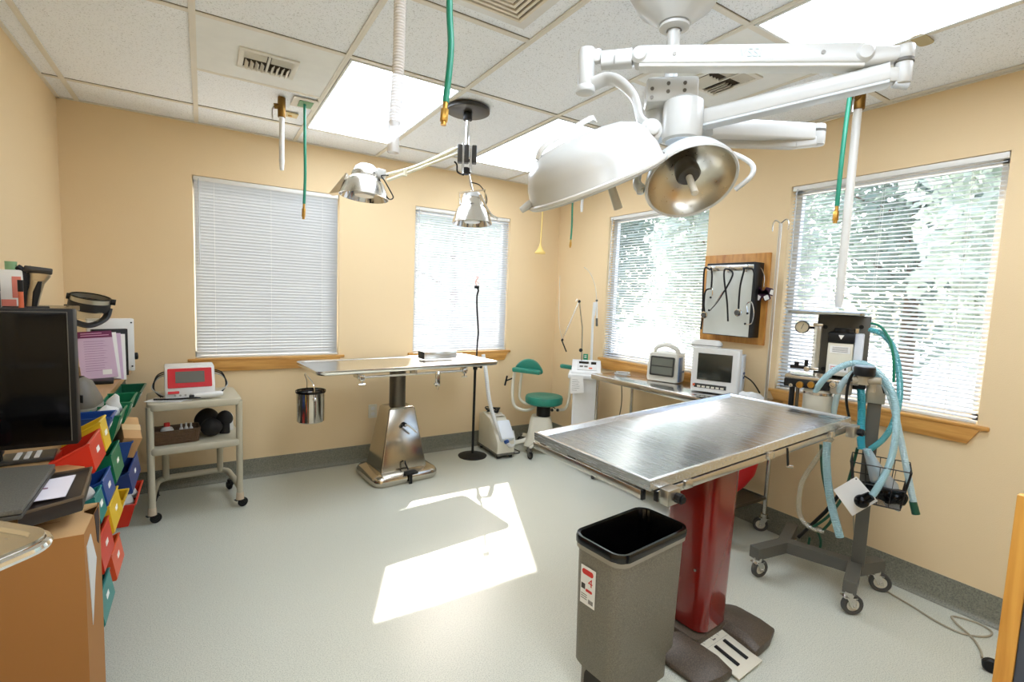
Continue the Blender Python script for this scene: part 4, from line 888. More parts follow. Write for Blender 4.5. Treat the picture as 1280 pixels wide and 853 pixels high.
# basket
bx0, bx1 = P(1062, 600, -.05).x, P(1136, 600, -.05).x; bz1, bz0 = P(1095, 582, -.2).z, P(1095, 632, -.2).z
m = M(); y0b, y1b = -.22, -.03
def wires(z0, z1, inset):
    for z, i_ in ((z1, 0), ((z0+z1)/2, inset/2), (z0, inset)):
        m.tube([(bx0+i_, y0b+i_, z), (bx1-i_, y0b+i_, z), (bx1-i_, y1b-i_, z), (bx0+i_, y1b-i_, z), (bx0+i_, y0b+i_, z)], .0028, 5, smooth=False)
wires(bz0, bz1, .025)
for i in range(17):
    u = i/16; x = bx0+(bx1-bx0)*u; xi = bx0+.025+(bx1-bx0-.05)*u
    if i % 4 == 0: m.tube([(x, y0b, bz1), (xi, y0b+.025, bz0), (xi, y1b-.025, bz0), (x, y1b, bz1)], .0018, 4, smooth=False)
for i in range(13):
    u = i/12; y = y0b+(y1b-y0b)*u; yi = y0b+.025+(y1b-y0b-.05)*u
    m.tube([(bx0, y, bz1), (bx0+.025, yi, bz0), (bx1-.025, yi, bz0), (bx1, y, bz1)], .0018, 4, smooth=False)
part('wire_basket', m, mat('wire_black', (34, 28, 24), .5), t)
inv = AM
def on(o): return o
BW = lambda v: Matrix.Translation(AM.g) @ Matrix.Rotation(AM.yaw, 4, 'Z') @ Vector(v)
bc = BW(((bx0+bx1)/2+.01, (y0b+y1b)/2, bz0))
t = thing('rubber_bag', 'crumpled black rubber bag lying in the wire basket', 'bag', bc, AM.yaw)
m = M().ball((-.01, 0, .045), (.085, .055, .042), n=30, k=18).ball((.05, -.01, .04), (.055, .05, .038), n=24, k=14); m.jitter(.014, 20); part('bag', m, gloss, t)
t = thing('plastic_bag', 'clear plastic bag with pale blue tubing standing in the wire basket', 'plastic bag', bc+Vector((0, 0, .005)), AM.yaw)
q0 = P(1083, 562, -.13); q1 = P(1104, 603, -.11); q2 = P(1115, 628, -.10); off = lambda v: (ROOTINV[t] @ BW(v))
m = M().loft([[off(c)+Vector((x, y*.6, 0)) for x, y in rr(r_*2, r_*2, r_*.9, 0, 0, 8)] for c, r_ in ((q0, .018), (q0.lerp(q1, .4), .03), (q1, .05), (q2, .04), (q2+Vector((0, 0, -.03)), .025))]); m.jitter(.012, 24); part('bag', m, clear('bag_clear', (214, 228, 236), .45, .08), t)
part('tubing', M().tube([off(q0), off(q0.lerp(q1, .5)), off(q1), off(q2)], .013, 10, rib=.006), hblue, t)
q = P(1068, 620, -.235)
t = thing('tag_card', 'blank white card hanging diagonally from the wire basket', 'card', BW(q), AM.yaw)
part('card', M().prism([(-.083, .005), (.0, -.098), (.088, -.0), (.0, .092)], 0, .0015, 'xz'), paper, t)
part('eyelet', M().cyl((.0, -.0005, .08), (0, -.002, .08), .003, n=10), black, t)
# loose cable and plug on the floor
gpts = [(3.062, 1.22, .40), (3.05, 1.19, .18), (3.0, 1.10, .02), (2.94, .98, .005), (2.90, .86, .005), (2.86, .75, .005), (2.86, .66, .005), (2.93, .60, .005), (3.00, .60, .005), (3.02, .66, .005), (2.98, .73, .006), (2.92, .70, .010), (2.86, .63, .008), (2.78, .58, .008), (2.72, .56, .012)]
single('floor_cable', M().tube(gpts, .0042, 7), mat('cable_beige', (168, 158, 134), .5), 'long beige cable trailing along the floor below the large window', 'cable')
single('caster_wheel', M().lathe([(0, -.014), (.022, -.014), (.028, -.008), (.028, .008), (.022, .014), (0, .014)], (2.66, .52, .028), (1, .3, 0), 22), black, 'small black castor wheel on the floor at the lower right edge', 'wheel')
single('wall_strap', M().cyl((2.48, 1.30, .66), (2.485, 1.30, .765), .006, n=8).cyl((2.485, 1.30, .655), (2.50, 1.29, .655), .006, n=8), black, 'short black strap with metal tip hanging under the far table edge', 'strap') if False else None
# near cabinet at the right edge
q = atz(1242, 853, .76); pz = atz(1272, 611, 1.11)
t = thing('oak_edged_cabinet', 'dark cabinet with an oak front edge at the lower right corner of the view', 'cabinet', (1.236, .10, 0))
pe = att(1273, 612, .9); pf = att(1240, 853, .9)
part('edge_strip', M().box((-.016, .110, .0), (.004, .135, pe.z), .002), oakv, t)
part('body', M().box((-.013, -.42, .06), (.42, .1095, pe.z-.005), .003), mat('laminate_blue', (70, 76, 88), .35), t)
part('toe_kick', M().box((.03, -.40, 0), (.40, .10, .06)), black, t)
# ================================================================== ceiling registers and fittings
louv = mat('louvre_white', (224, 220, 208), .5); dk = mat('duct_shade_dark', (58, 46, 30), .9)
def register(x0, y0, x1, y1, lab, half='x'):
    cx, cy = (x0+x1)/2, (y0+y1)/2; w, h = (x1-x0), (y1-y0)
    t = thing('ceiling_vent', lab, 'air vent', (cx, cy, ZC), 0, 'small louvred ceiling vents')
    f = M(); b = .024
    for A, B in (((-w/2, -h/2), (w/2, -h/2+b)), ((-w/2, h/2-b), (w/2, h/2)), ((-w/2, -h/2+b), (-w/2+b, h/2-b)), ((w/2-b, -h/2+b), (w/2, h/2-b))): f.box((*A, -.007), (*B, .0012), .002)
    part('frame', f, louv, t)
    part('duct_shade', M().box((-w/2+b, -h/2+b, -.0002), (w/2-b, h/2-b, .001)), dk, t)  # flat dark plate, paints the shade behind the louvres
    part('divider', M().box((-.005, -h/2+b, -.009), (.005, h/2-b, 0)), louv, t)
    n = 4
    for sg in (-1, 1):
        vb = M()
        for k in range(n):
            x = sg*(.012+(w/2-b-.014)*(k+.5)/n); vb.obox((x, -h*.0+ (h/2-b)*.45, -.012), (.003, (h-2*b)*.5, .018), (0, sg*.75, 0)); 
        part('louvre', vb, louv, t)
    hb = M()
    for k in range(5):
        y = -h/2+b+.008+k*.014
        hb.obox((-w/4+.005, y, -.005), (w/2-b-.006, .002, .010), (.6, 0, 0)).obox((w/4-.005, y, -.005), (w/2-b-.006, .002, .010), (.6, 0, 0))
    part('louvre', hb, louv, t)
    return t
register(.155, 2.655, .41, 2.89, 'small louvred vent in the ceiling panel at the upper left')
register(2.0, 1.45, 2.26, 1.72, 'small louvred vent in the ceiling behind the surgical lamp mast')
# square diffuser
cx, cy = .925, 1.585
t = thing('square_diffuser', 'square white ceiling diffuser of nested frames at the top edge of the view', 'air vent', (cx, cy, ZC))
part('surround', M().box((-.19, -.19, -.003), (.19, .19, .001), .001), white, t)
part('duct_shade', M().box((-.145, -.145, -.0042), (.145, .145, -.0032)), dk, t)  # dark plate painting the shade between the nested frames
for k in range(6):
    a = .145-k*.023; fm = M()
    for r_ in range(4):
        mx = Matrix.Rotation(r_*PI/2, 4, 'Z')
        fm.prism([(-a, -a), (a, -a), (a-.012, -a+.012), (-a+.012, -a+.012)], -.012, -.008, mx=mx).prism([(-a+.011, -a+.011), (a-.011, -a+.011), (a-.013, -a+.013), (-a+.013, -a+.013)], -.009, -.004, mx=mx)
    part('nested_frame', fm, mat('diffuser_cream', (226, 216, 196), .5), t)
# sprinkler / fittings near the left hoses
t = thing('gas_outlet_plate', 'square white ceiling plate with a pale green centre above the left green hose', 'outlet', (.515, 3.20, ZC))
part('plate', M().box((-.065, -.08, -.006), (.065, .08, 0), .002), grid_m, t); part('green_insert', M().box((-.03, -.05, -.012), (.045, .05, -.006), .002), mat('pale_green', (128, 168, 124), .5), t)
t = thing('ceiling_sensor', 'small yellowed rectangular fitting on the ceiling beside the green hose plate', 'fitting', (.475, 3.46, ZC))
part('plate', M().box((-.045, -.04, -.008), (.045, .04, 0), .003), mat('yellowed', (216, 196, 146), .5), t); part('button', M().cyl((0, 0, -.013), (0, 0, -.008), .012, n=14), brass, t)
def pvc(x, y, z1, r, lab, z0=ZC, bot=.05, fitting=True, mt=white):
    t = thing('suction_pipe', lab, 'pipe', (x, y, z1), 0)
    H = z0-z1; ft = .11 if fitting else 0
    part('pipe', M().cyl((0, 0, bot), (0, 0, H-ft), r, n=16), mt, t); part('end_sleeve', M().cyl((0, 0, 0), (0, 0, bot+.01), r*.75, r*1.15, n=16), mt, t)
    if fitting:
        f = part('ceiling_fitting', M().cyl((0, 0, H-ft), (0, 0, H), r*1.5, n=14, bev=.002).cyl((0, 0, H-.05), (-.04, 0, H-.055), r*1.1, n=12), metal('old_brass', (128, 96, 48), .4), t)
        part('valve_lever', M().tube([(-.04, 0, H-.05), (-.05, 0, H-.08), (-.048, 0, H-.13)], .004, 6), chrome, f)
pvc(.395, 3.198, 2.107, .014, 'white pipe hanging from the ceiling beside the left green hose')
pvc(2.716, 1.235, 1.44, .019, 'long pale pipe hanging from the ceiling down to the anaesthesia machine', mt=mat('pvc_pale', (222, 220, 212), .35))
pvc(2.9, 3.514, 2.217, .013, 'short white pipe hanging below the large surgical lamp head, by the corner')
def ghose(pts, r, lab, fit=.09, mt=green_hose, cat='hose'):
    e = Vector(pts[-1]); g = Vector((e.x, e.y, e.z-fit)); t = thing('air_hose', lab, cat, g)
    L = [Vector(p)-g for p in pts]
    part('hose', M().tube(L, r, 10), mt, t)
    d = (L[-1]-L[-2]).normalized(); q = L[-1]
    part('brass_fitting', M().cyl(q, q+d*fit*.35, r*.8, n=12).cyl(q+d*fit*.3, q+d*fit*.85, r*1.25, n=8, bev=.001).cyl(q+d*fit*.85, q+d*fit, r*.9, n=12), brass, t)
ghose([(.517, 3.191, ZC-.012), (.518, 3.19, 2.3), (.520, 3.19, 2.1), (.514, 3.19, 1.93)], .0085, 'thin green hose hanging from the ceiling at the left window')
a = att(562, 0, 1.42); b_ = att(557, 128, 1.42)
ghose([(a.x+.01, a.y, ZC-.004), (a.x, a.y, a.z), (b_.x+.012, b_.y, (a.z+b_.z)/2), (b_.x, b_.y, b_.z)], .0095, 'green hose with a brass end hanging nearest the viewer', fit=.065)
a = att(1064, 108, 2.2); b_ = att(1046, 258, 2.2); 
ghose([(a.x+.01, a.y, ZC-.004), (a.x, a.y, a.z), (b_.x+.006, b_.y, (a.z+b_.z)/2), (b_.x, b_.y, b_.z)], .0095, 'green hose hanging in front of the large right window', fit=.075)
ghose([(2.905, 3.65, ZC-.004), (2.90, 3.65, 2.3), (2.905, 3.65, 2.1), (2.90, 3.65, 1.98)], .0085, 'green hose hanging in the back right corner', fit=.075)
# clear corrugated hose
a = att(500, 0, 1.40); b_ = att(493, 155, 1.40)
t = thing('corrugated_hose', 'clear corrugated hose hanging from the ceiling in front of the back light', 'hose', (b_.x, b_.y, b_.z-.08))
L = [Vector((a.x, a.y, ZC-.003)), a, a.lerp(b_, .5)+Vector((.004, 0, 0)), b_]
part('hose', M().tube([p-t.location for p in L], .0175, 14, rib=.0085), clear('hose_milky', (226, 220, 212), .75, .2), t)
part('end_tube', M().tube([Vector((0, 0, .085)), Vector((-.003, 0, 0))], .0165, 14, smooth=False, capr=False), clear('tube_end', (222, 218, 212), .7, .1), t)
# yellow pull cord
t = thing('pull_cord', 'pale yellow cord with a bell shaped pull hanging near the back right corner', 'cord', (2.72, 3.88, 1.85))
yl = mat('yellow_cord', (236, 206, 124), .6)
part('cord', M().tube([(.02, 0, ZC-1.853), (.01, 0, .4), (0, 0, .06)], .006, 8), yl, t); part('pull', M().lathe([(0, .0), (.05, .0), (.052, .012), (.03, .035), (.012, .07), (.008, .09), (0, .09)], n=24), yl, t)
single('ceiling_patch', M().prism(rr(.12, .05, .02, 0, 0), 0, .003, mx=Matrix.Translation((2.44, .90, ZC-.0035))), mat('patch_tan', (188, 170, 128), .7), 'small tan oval patch on the ceiling near the end of the lamp arm', 'patch') if True else None
# ================================================================== surgical lamp
SG = att(843, 30, 1.7); SG = Fr(SG.x, SG.y)
P = SG.P
t = thing('surgical_lamp', 'white ceiling mounted surgical lamp with two heads on jointed arms over the table', 'surgical lamp', (SG.g.x, SG.g.y, ZC), SG.yaw)
INV = ROOTINV[t]; LW = lambda px, py, tt: INV @ att(px, py, tt)   # root-local point at a depth
zc = INV @ Vector((SG.g.x, SG.g.y, P(843, 31).z)); z1 = zc.z
part('ceiling_cover', M().lathe([(.165, -.001), (.16, -.012), (.125, z1*.55), (.068, z1+.012), (.055, z1), (.0, z1)], n=48), lampwhite, t)
part('cover_collar', M().lathe([(.03, z1+.004), (.05, z1-.003), (.05, z1-.012), (.034, z1-.02), (.026, z1-.02)], n=32), lampwhite, t)
zh = (INV @ Vector((SG.g.x, SG.g.y, P(843, 118).z))).z
part('mast', M().cyl((0, 0, z1), (0, 0, zh-.02), .0215, n=24), lampwhite, t)
# hub block
c = LW(838, 118, 1.7)
hb = part('hub_block', M().obox((c.x, c.y, c.z), (.17, .10, .085), (0, 0, .12), .012), lampwhite, t)
for dx, dz in ((-.06, -.0), (-.06, -.028), (-.008, .016), (-.008, -.01), (.045, .016), (.045, -.008)):
    part('screw', M().cyl((c.x+dx, c.y-.049+dx*.12, c.z+dz), (c.x+dx, c.y-.053+dx*.12, c.z+dz), .0062, n=12), darksteel, hb)
c = LW(853, 152, 1.66)
hc = part('arm_hub', M().lathe([(0, .07), (.05, .07), (.064, .06), (.066, .03), (.066, -.045), (.062, -.06), (.05, -.066), (0, -.066)], c, n=40), lampwhite, t)
part('hub_cap', M().lathe([(0, -.078), (.03, -.077), (.052, -.068), (.05, -.06), (0, -.06)], c, n=36), mat('cap_pale', (222, 234, 248), .2), hc)
part('hub_mark', M().obox(c+Vector((.042, -.03, -.073)), (.012, .006, .006)), greypaint, hc)
c2 = LW(822, 150, 1.76)
hc2 = part('arm_hub', M().lathe([(0, .07), (.035, .07), (.042, .06), (.042, -.06), (.036, -.068), (0, -.07)], c2, n=32), lampwhite, t)
part('hub_cap', M().lathe([(0, -.082), (.02, -.08), (.034, -.07), (0, -.066)], c2, n=28), mat('cap_pale', (1, 1, 1)), hc2)
def beam(a, b, w, h, bev=.008, w2=None, h2=None):
    a, b = Vector(a), Vector(b); d = (b-a).normalized(); s_ = d.cross(Vector((0, 0, 1))).normalized(); u_ = s_.cross(d)
    def sec(p, w_, h_): return [p+s_*x+u_*z for x, z in rr(w_, h_, min(bev, w_*.4, h_*.4), 0, 0, 3)]
    return M().loft([sec(a, w, h), sec(b, w2 or w, h2 or h)])
# lower boom to the right, rising towards the viewer
e0, e1 = LW(880, 148, 1.66), LW(1112, 92, 1.40)
part('boom', beam(e0, e1, .045, .052), lampwhite, t)
dd = (e1-e0).normalized(); part('boom_trim', beam(e0+Vector((0, 0, -.029)), e1+Vector((0, 0, -.029)), .05, .008, .002), mat('trim_pale', (206, 212, 216), .3), t)
j = LW(1130, 80, 1.385)
kn = part('elbow_joint', M().cyl(j+Vector((0, 0, -.055)), j+Vector((0, 0, .005)), .021, n=24, bev=.004).cyl(j+Vector((0, 0, .009)), j+Vector((0, 0, .05)), .023, n=24, bev=.006).obox(j+Vector((-.02, .0, -.03)), (.05, .03, .04), (0, 0, 0), .006), lampwhite, t)
part('joint_ring', M().cyl(j+Vector((0, 0, .003)), j+Vector((0, 0, .012)), .0235, n=24), greypaint, kn)
part('joint_clip', M().cyl(j+Vector((-.02, -.0, -.052)), j+Vector((.015, -.0, -.06)), .012, n=10), mat('trim_pale', (1, 1, 1)), kn)
# upper spring arm running left
a0, a1 = LW(1128, 68, 1.385), LW(1085, 72, 1.42)
part('arm_knuckle', beam(a1+(a1-a0)*.2, a0, .045, .058, .012, .035, .04), lampwhite, t)
s0, s1 = LW(1078, 70, 1.425), LW(800, 72, 1.60)
part('spring_arm', beam(s0, s1, .05, .056, .006), lampwhite, t)
part('spring_arm_trim', beam(s0+Vector((0, 0, -.034)), s1+Vector((0, 0, -.034)), .052, .010, .003), mat('lamp_shade_grey', (214, 212, 204), .35), t)
sn = (s1-s0).normalized(); fn = Vector((0, 0, 1)).cross(sn).normalized()
if fn.y > 0: fn = -fn
for q in (s0, s1-sn*.0): part('pivot_cap', M().lathe([(0, .012), (.018, .010), (.027, .0), (.028, -.05)], q+fn*.022, fn, 28), lampwhite, t)
for f_ in (.17, .83): q = s0.lerp(s1, f_); part('screw', M().cyl(q+fn*.02, q+fn*.027, .006, n=12), darksteel, t)
bx = sn if sn.x < 0 else -sn
mxl = basis(s0.lerp(s1, .48)+fn*.0262, -bx, Vector((0, 0, 1)))
part('arm_lettering', textm('VSSI', .036, mxl @ Matrix.Shear('XY', 4, (0, 0)) , .0004), mat('letter_pale', (184, 202, 202), .5), t, label='pale grey letters')
part('arm_lettering', textm('SURGICAL', .026, basis(s0.lerp(s1, .26)+fn*.0262, -bx, Vector((0, 0, 1))), .0003), mat('letter_faint', (229, 229, 226), .5), t, label='very faint letters') if False else None
# left knuckle and drop tube
k0, k1 = LW(790, 73, 1.605), LW(752, 76, 1.63)
part('arm_knuckle', beam(k0, k1, .05, .05, .01, .045, .05), lampwhite, t)
part('knuckle_slot', M().obox(LW(768, 74, 1.592), (.002, .004, .026)), greypaint, t)
v0 = LW(734, 66, 1.64); v1 = LW(737, 113, 1.64); v1.x, v1.y = v0.x, v0.y
part('drop_tube', M().cyl(v0+Vector((0, 0, .012)), v1+Vector((0, 0, .012)), .028, n=28, bev=.006).cyl(v1+Vector((0, 0, .016)), v1+Vector((0, 0, -.006)), .033, n=28, bev=.005).obox(v0.lerp(k1, .5)+Vector((0, 0, .0)), (.05, .03, .045), (0, 0, 0), .01), lampwhite, t)
# large head seen edge-on
hcn = LW(735, 200, 1.55)
# axis: screen up-left, leaning a little towards the viewer
Rl = INV.to_3x3() @ RT; Ul = INV.to_3x3() @ UP; Fl = INV.to_3x3() @ FW
ax = (-Rl*.39+Ul*.92-Fl*.33).normalized()
base = hcn-ax*.075
prof = [(0, .152), (.07, .151), (.125, .144), (.168, .126), (.196, .096), (.211, .055), (.218, .012), (.222, .006), (.222, -.006), (.214, -.010), (.205, -.006), (.16, .03), (.08, .06), (0, .07)]
hd = part('lamp_head', M().lathe(prof, base, ax, 56), lampwhite, t)
part('head_rim', M().lathe([(.2225, -.004), (.227, .0), (.227, .007), (.2225, .011)], base, ax, 56), mat('lamp_shade_grey', (1, 1, 1)), hd)
part('reflector', M().lathe([(.203, -.004), (.16, .022), (.08, .05), (0, .055)], base, ax, 48), metal('reflector_steel', (216, 210, 196), .3, (40, 40, 40)), hd)
sd = (Rl*.92+Ul*.39).normalized()
part('grab_handle', M().cyl(base-sd*.215+ax*.02, base-sd*.255+ax*.012, .014, .010, n=16, bev=.003), lampwhite, hd)
part('head_rail', M().tube([base+ax*.135-sd*.15, base+ax*.165-sd*.11, base+ax*.185+sd*.04, base+ax*.18+sd*.05], .006, 8, flat=3, sub=5), mat('lamp_shade_grey', (1, 1, 1)), hd)
part('sterile_handle', M().cyl(base+ax*.02+sd*.045, base-ax*.105+sd*.045+sd*.0, .012, .0145, n=20, bev=.002), mat('handle_grey', (186, 180, 164), .4), hd)
pv = base+sd*.185+ax*.06-Fl*.06
part('pivot_hub', M().cyl(pv+Fl*.05, pv-Fl*.035, .034, n=28, bev=.008).cyl(pv-Fl*.03, pv-Fl*.05, .022, n=24, bev=.006), lampwhite, hd)
yk = [v1+Vector((0, 0, .01)), LW(757, 99, 1.62), LW(775, 103, 1.58), LW(793, 122, 1.54), LW(801, 150, 1.51), pv-Fl*.03]
part('yoke', M().tube(yk, .011, 12, flat=2.1, sub=8), lampwhite, t)
# short second boom with a return arm to the small dish
f0, f1 = LW(884, 160, 1.70), LW(1012, 166, 1.92)
part('boom', beam(f0, f1, .05, .062), lampwhite, t)
j = LW(1022, 166, 1.93)
kn = part('elbow_joint', M().cyl(j+Vector((0, 0, -.05)), j+Vector((0, 0, .03)), .028, n=24, bev=.006), lampwhite, t); part('joint_ring', M().cyl(j+Vector((0, 0, .0)), j+Vector((0, 0, .010)), .0285, n=24), greypaint, kn)
g0, g1 = LW(1016, 178, 1.93), LW(878, 170, 1.86)
part('spring_arm', beam(g0+Vector((0, 0, .002)), LW(990, 180, 1.9), .04, .04, .01), lampwhite, t); part('spring_arm', beam(LW(990, 180, 1.9), LW(880, 176, 1.80), .04, .04, .008), lampwhite, t)
# small dish
dc = LW(863, 226, 1.62); da = (Rl*.04-Ul*.84-Fl*.544).normalized()
rt = .146
dish = [(0, -.105), (.05, -.102), (.095, -.088), (.128, -.055), (.144, -.015), (.148, 0), (.150, .010), (.146, .016), (.139, .010)]
dh_ = part('lamp_dish', M().lathe(dish, dc, da, 56), lampwhite, t)
part('reflector', M().lathe([(.1395, .011), (.132, -.015), (.110, -.045), (.07, -.07), (.03, -.08), (0, -.082)], dc, da, 56), metal('reflector_steel', (1, 1, 1)), dh_)
part('lamp_core', M().lathe([(0, .0), (.034, .0), (.040, -.008), (.040, -.03), (.032, -.078), (0, -.08)], dc-da*.02, da, 32), mat('core_dark', (64, 56, 44), .35), dh_)
part('sterile_handle', M().cyl(dc-da*.02, dc+da*.062, .011, .012, n=18, bev=.002), mat('handle_pale', (216, 208, 190), .4), dh_)
sx = (Rl*.93+Ul*.26-Fl*.1); sx = (sx-da*sx.dot(da)).normalized()
up_ = -da
q = [dc+sx*.10+up_*.09, dc+sx*.15+up_*.09, dc+sx*.195+up_*.02, dc+sx*.18-up_*.035+up_*.0, dc+sx*.14+up_*.0-Ul*.06]
part('grab_bar', M().tube(q, .008, 10), lampwhite, dh_)
q = [dc-sx*.155+up_*.0, dc-sx*.165+up_*.05, dc-sx*.12+up_*.13, LW(850, 182, 1.72), LW(870, 178, 1.78)]
part('yoke', M().tube(q, .011, 10, flat=1.6), lampwhite, t)
part('yoke_foot', M().obox(dc-sx*.16+up_*.01, (.025, .025, .035), (0, 0, 0), .006), lampwhite, dh_)
# ================================================================== double examination lamp over the back table
EL = Fr(1.319, 2.672)
P = EL.P
t = thing('exam_lamp', 'ceiling lamp with black mount and two silver heads over the back table', 'lamp', (1.319, 2.672, ZC-.36), EL.yaw)
zo = Vector((0, 0, -(ZC-.36))); Q_ = lambda px, py, d=0: P(px, py, d)+zo
part('ceiling_plate', M().lathe([(0, .359), (.122, .359), (.126, .352), (.126, .335), (.120, .332), (0, .332)], n=48), mat('lamp_black', (48, 44, 38), .4), t)
part('mount_nut', M().cyl((0, 0, .29), (0, 0, .333), .027, n=10, bev=.003), black, t)
zt_ = Q_(584, 181).z; zb_ = Q_(584, 212).z
part('stem', M().cyl((0, 0, zt_-.01), (0, 0, .30), .012, n=16), chrome, t)
jb = M()
for x in (-.04, .0, .045): jb.obox((x, -.0, (zt_+zb_)/2+.015), (.026, .05, .10), (0, 0, 0), .004)
jb.obox((.0, 0, (zt_+zb_)/2-.02), (.10, .03, .012)); part('joint_block', jb, mat('lamp_black', (1, 1, 1)), t)
part('joint_pins', M().cyl((-.02, -.02, zb_-.03), (-.02, -.02, zt_), .008, n=10).cyl((.025, -.02, zb_-.02), (.025, -.02, zt_-.01), .008, n=10), chrome, t)
part('lower_joint', M().obox((.0, -.0, zb_-.01), (.05, .04, .03), (0, 0, 0), .004).cyl((.0, 0, zb_-.03), (.0, 0, zb_+.01), .016, n=12), black, t)
pale = mat('lamp_arm_pale', (232, 224, 196), .4)
part('upper_arm', M().tube([Q_(572, 185), Q_(520, 208), Q_(482, 219)], .009, 8).tube([Q_(572, 192), Q_(530, 208), Q_(484, 226)], .009, 8).tube([Q_(507, 212), Q_(506, 220)], .013, 8), pale, t)
part('arm_spring', M().tube([Q_(569, 186, .02), Q_(535, 203, .02)], .014, 8, rib=.008), mat('spring_cream', (214, 200, 150), .45), t)
silver = metal('lamp_silver', (226, 222, 214), .22, (20, 20, 20)); inner = metal('lamp_inner', (214, 216, 218), .12, (20, 20, 20))
def head(c, r, tilt_, nm):
    ax_ = Vector((tilt_, .05, 1)).normalized()
    h_ = part('lamp_shade', M().lathe([(r, -.005), (r+.004, -.003), (r*.97, .02), (r*.80, .075), (r*.66, .10), (r*.60, .108), (r*.58, .13), (r*.5, .15), (r*.3, .162), (0, .165)], c, ax_, 40), silver, t)
    part('shade_inner', M().lathe([(r*.995, -.004), (r*.93, .02), (r*.74, .07), (r*.55, .098), (0, .10)], c, ax_, 40), inner, h_)
    part('bulb', M().lathe([(0, -.0), (r*.40, .004), (r*.44, .02), (r*.36, .06), (0, .08)], c, ax_, 28), mat('bulb_white', (240, 238, 232), .2), h_)
    part('top_cap', M().lathe([(r*.52, .145), (r*.46, .165), (r*.3, .182), (0, .188)], c, ax_, 32), lampwhite, h_)
    return h_
c1 = Q_(455, 246); h1_ = head(c1, .135, .06, 'a')
part('side_flap', M().loft([[c1+Vector(v) for v in a] for a in (((-.135, -.03, .01), (-.19, -.03, .0), (-.185, .03, .0), (-.13, .03, .01)), ((-.09, -.03, .12), (-.098, -.03, .12), (-.098, .03, .12), (-.09, .03, .12)))]), silver, h1_)
part('bracket', M().obox(c1+Vector((.095, .0, .135)), (.05, .04, .05), (0, .2, 0), .006), lampwhite, h1_)
part('lamp_cord', M().tube([c1+Vector((.09, -.03, .10)), c1+Vector((.11, -.03, .04)), c1+Vector((.145, -.03, -.01)), c1+Vector((.17, -.03, 0)), c1+Vector((.15, -.03, .04)), c1+Vector((.12, -.03, .09)), c1+Vector((.10, -.02, .12)), c1+Vector((.14, -.02, .125))], .0035, 6), black, t)
c2_ = Q_(590, 279); h2_ = head(c2_, .115, -.02, 'b')
part('bracket', M().tube([c2_+Vector((-.075, -.03, .06)), c2_+Vector((-.08, -.03, .165)), c2_+Vector((.07, -.03, .19)), c2_+Vector((.075, -.03, .07))], .006, 6, smooth=False).tube([c2_+Vector((.04, -.04, .16)), c2_+Vector((.10, -.03, .06)), c2_+Vector((.15, -.02, .03))], .008, 6), silver, h2_)
part('hanger', M().tube([Q_(586, 218), Q_(589, 232), c2_+Vector((0, 0, .18))], .006, 8), chrome, t)
part('lamp_cord', M().tube([Q_(568, 202), Q_(571, 206), Q_(572, 215), Q_(580, 219)], .005, 6).tube([Q_(588, 228), Q_(600, 232), Q_(608, 246), Q_(606, 258), Q_(592, 268), Q_(578, 262), Q_(582, 256)], .003, 6), black, t)
# ================================================================== cart with the red monitor
CT = Fr(-.06, 3.70, 0, .07)
P = CT.P
t = thing('equipment_cart', 'beige two shelf cart on black castors by the left end of the back wall', 'cart', CT)
hx, hy = .235, .21; zs1, zs2 = .725, .46
for z in (zs1, zs2): part('shelf', M().prism(rr(2*hx+.02, 2*hy+.02, .05), z-.045, z, bev=.012), mat('cart_beige', (190, 182, 158), .5, var=.04), t)
cbg = mat('cart_beige', (1, 1, 1))
for sx in (-1, 1):
    part('leg', M().cyl((sx*(hx-.005), -hy+.02, .07), (sx*(hx-.005), -hy+.02, zs1-.02), .019, n=16), cbg, t)
    part('leg', M().cyl((sx*(hx-.08), hy-.03, .14), (sx*(hx-.08), hy-.03, zs2-.03), .019, n=16), cbg, t)
part('base_rail', M().tube([(-hx+.005, -hy+.02, .13), (-hx+.02, .05, .13), (-hx+.06, hy-.03, .14), (0, hy-.03, .145), (hx-.06, hy-.03, .14), (hx-.02, .05, .13), (hx-.005, -hy+.02, .13)], .019, 10, sub=5), cbg, t)
for sx in (-1, 1):
    part('caster_cup', M().cyl((sx*(hx-.005), -hy+.02, .055), (sx*(hx-.005), -hy+.02, .10), .024, .021, n=16), mat('cup_pale', (206, 186, 158), .5), t)
    caster(t, sx*(hx-.005), -hy+.02, .03, .3, black, black, top=.066); caster(t, sx*(hx-.02), hy-.06, .03, 2.0, black, black, top=.066)
# red screened unit
RM = Fr(CT.g.x-.005, CT.g.y-.02, zs1, .05)
t = thing('red_screen_unit', 'white medical unit with a red bordered grey screen on the cart', 'medical unit', RM)
P = RM.P; pa, pb = P(206, 500, -.09), P(269, 500, -.09); w = pb.x-pa.x; h = P(238, 457, -.03).z; cxm = (pa.x+pb.x)/2
prf = [(-.11, .004), (-.115, .05), (-.045, h-.005), (-.02, h), (.09, h), (.11, h-.02), (.12, .004)]
m = M().prism(prf, cxm-w/2, cxm+w/2, 'yz', bev=.008); part('housing', m, white, t)
sl_ = math.atan2(.07, h-.055); mxr = Matrix.Translation((cxm, -.1165+.0, .05)) @ Matrix.Rotation(-sl_, 4, 'X') @ Matrix.Rotation(PI/2, 4, 'X')
Hf = (h-.055)/math.cos(sl_)
rp = part('red_panel', M().prism(rr(w*.88, Hf*.78, .006, 0, Hf*.54), .0, .003, mx=mxr), mat('panel_red', (196, 26, 34), .35), t)
part('screen', M().prism(rr(w*.58, Hf*.46, .003, 0, Hf*.57), .003, .0042, mx=mxr), mat('lcd_dark', (100, 98, 90), .25), rp)
part('screen_lettering', textm('LASER', .011, mxr @ Matrix.Translation((0, Hf*.22, .0034)), .0003), paper, rp) if False else None
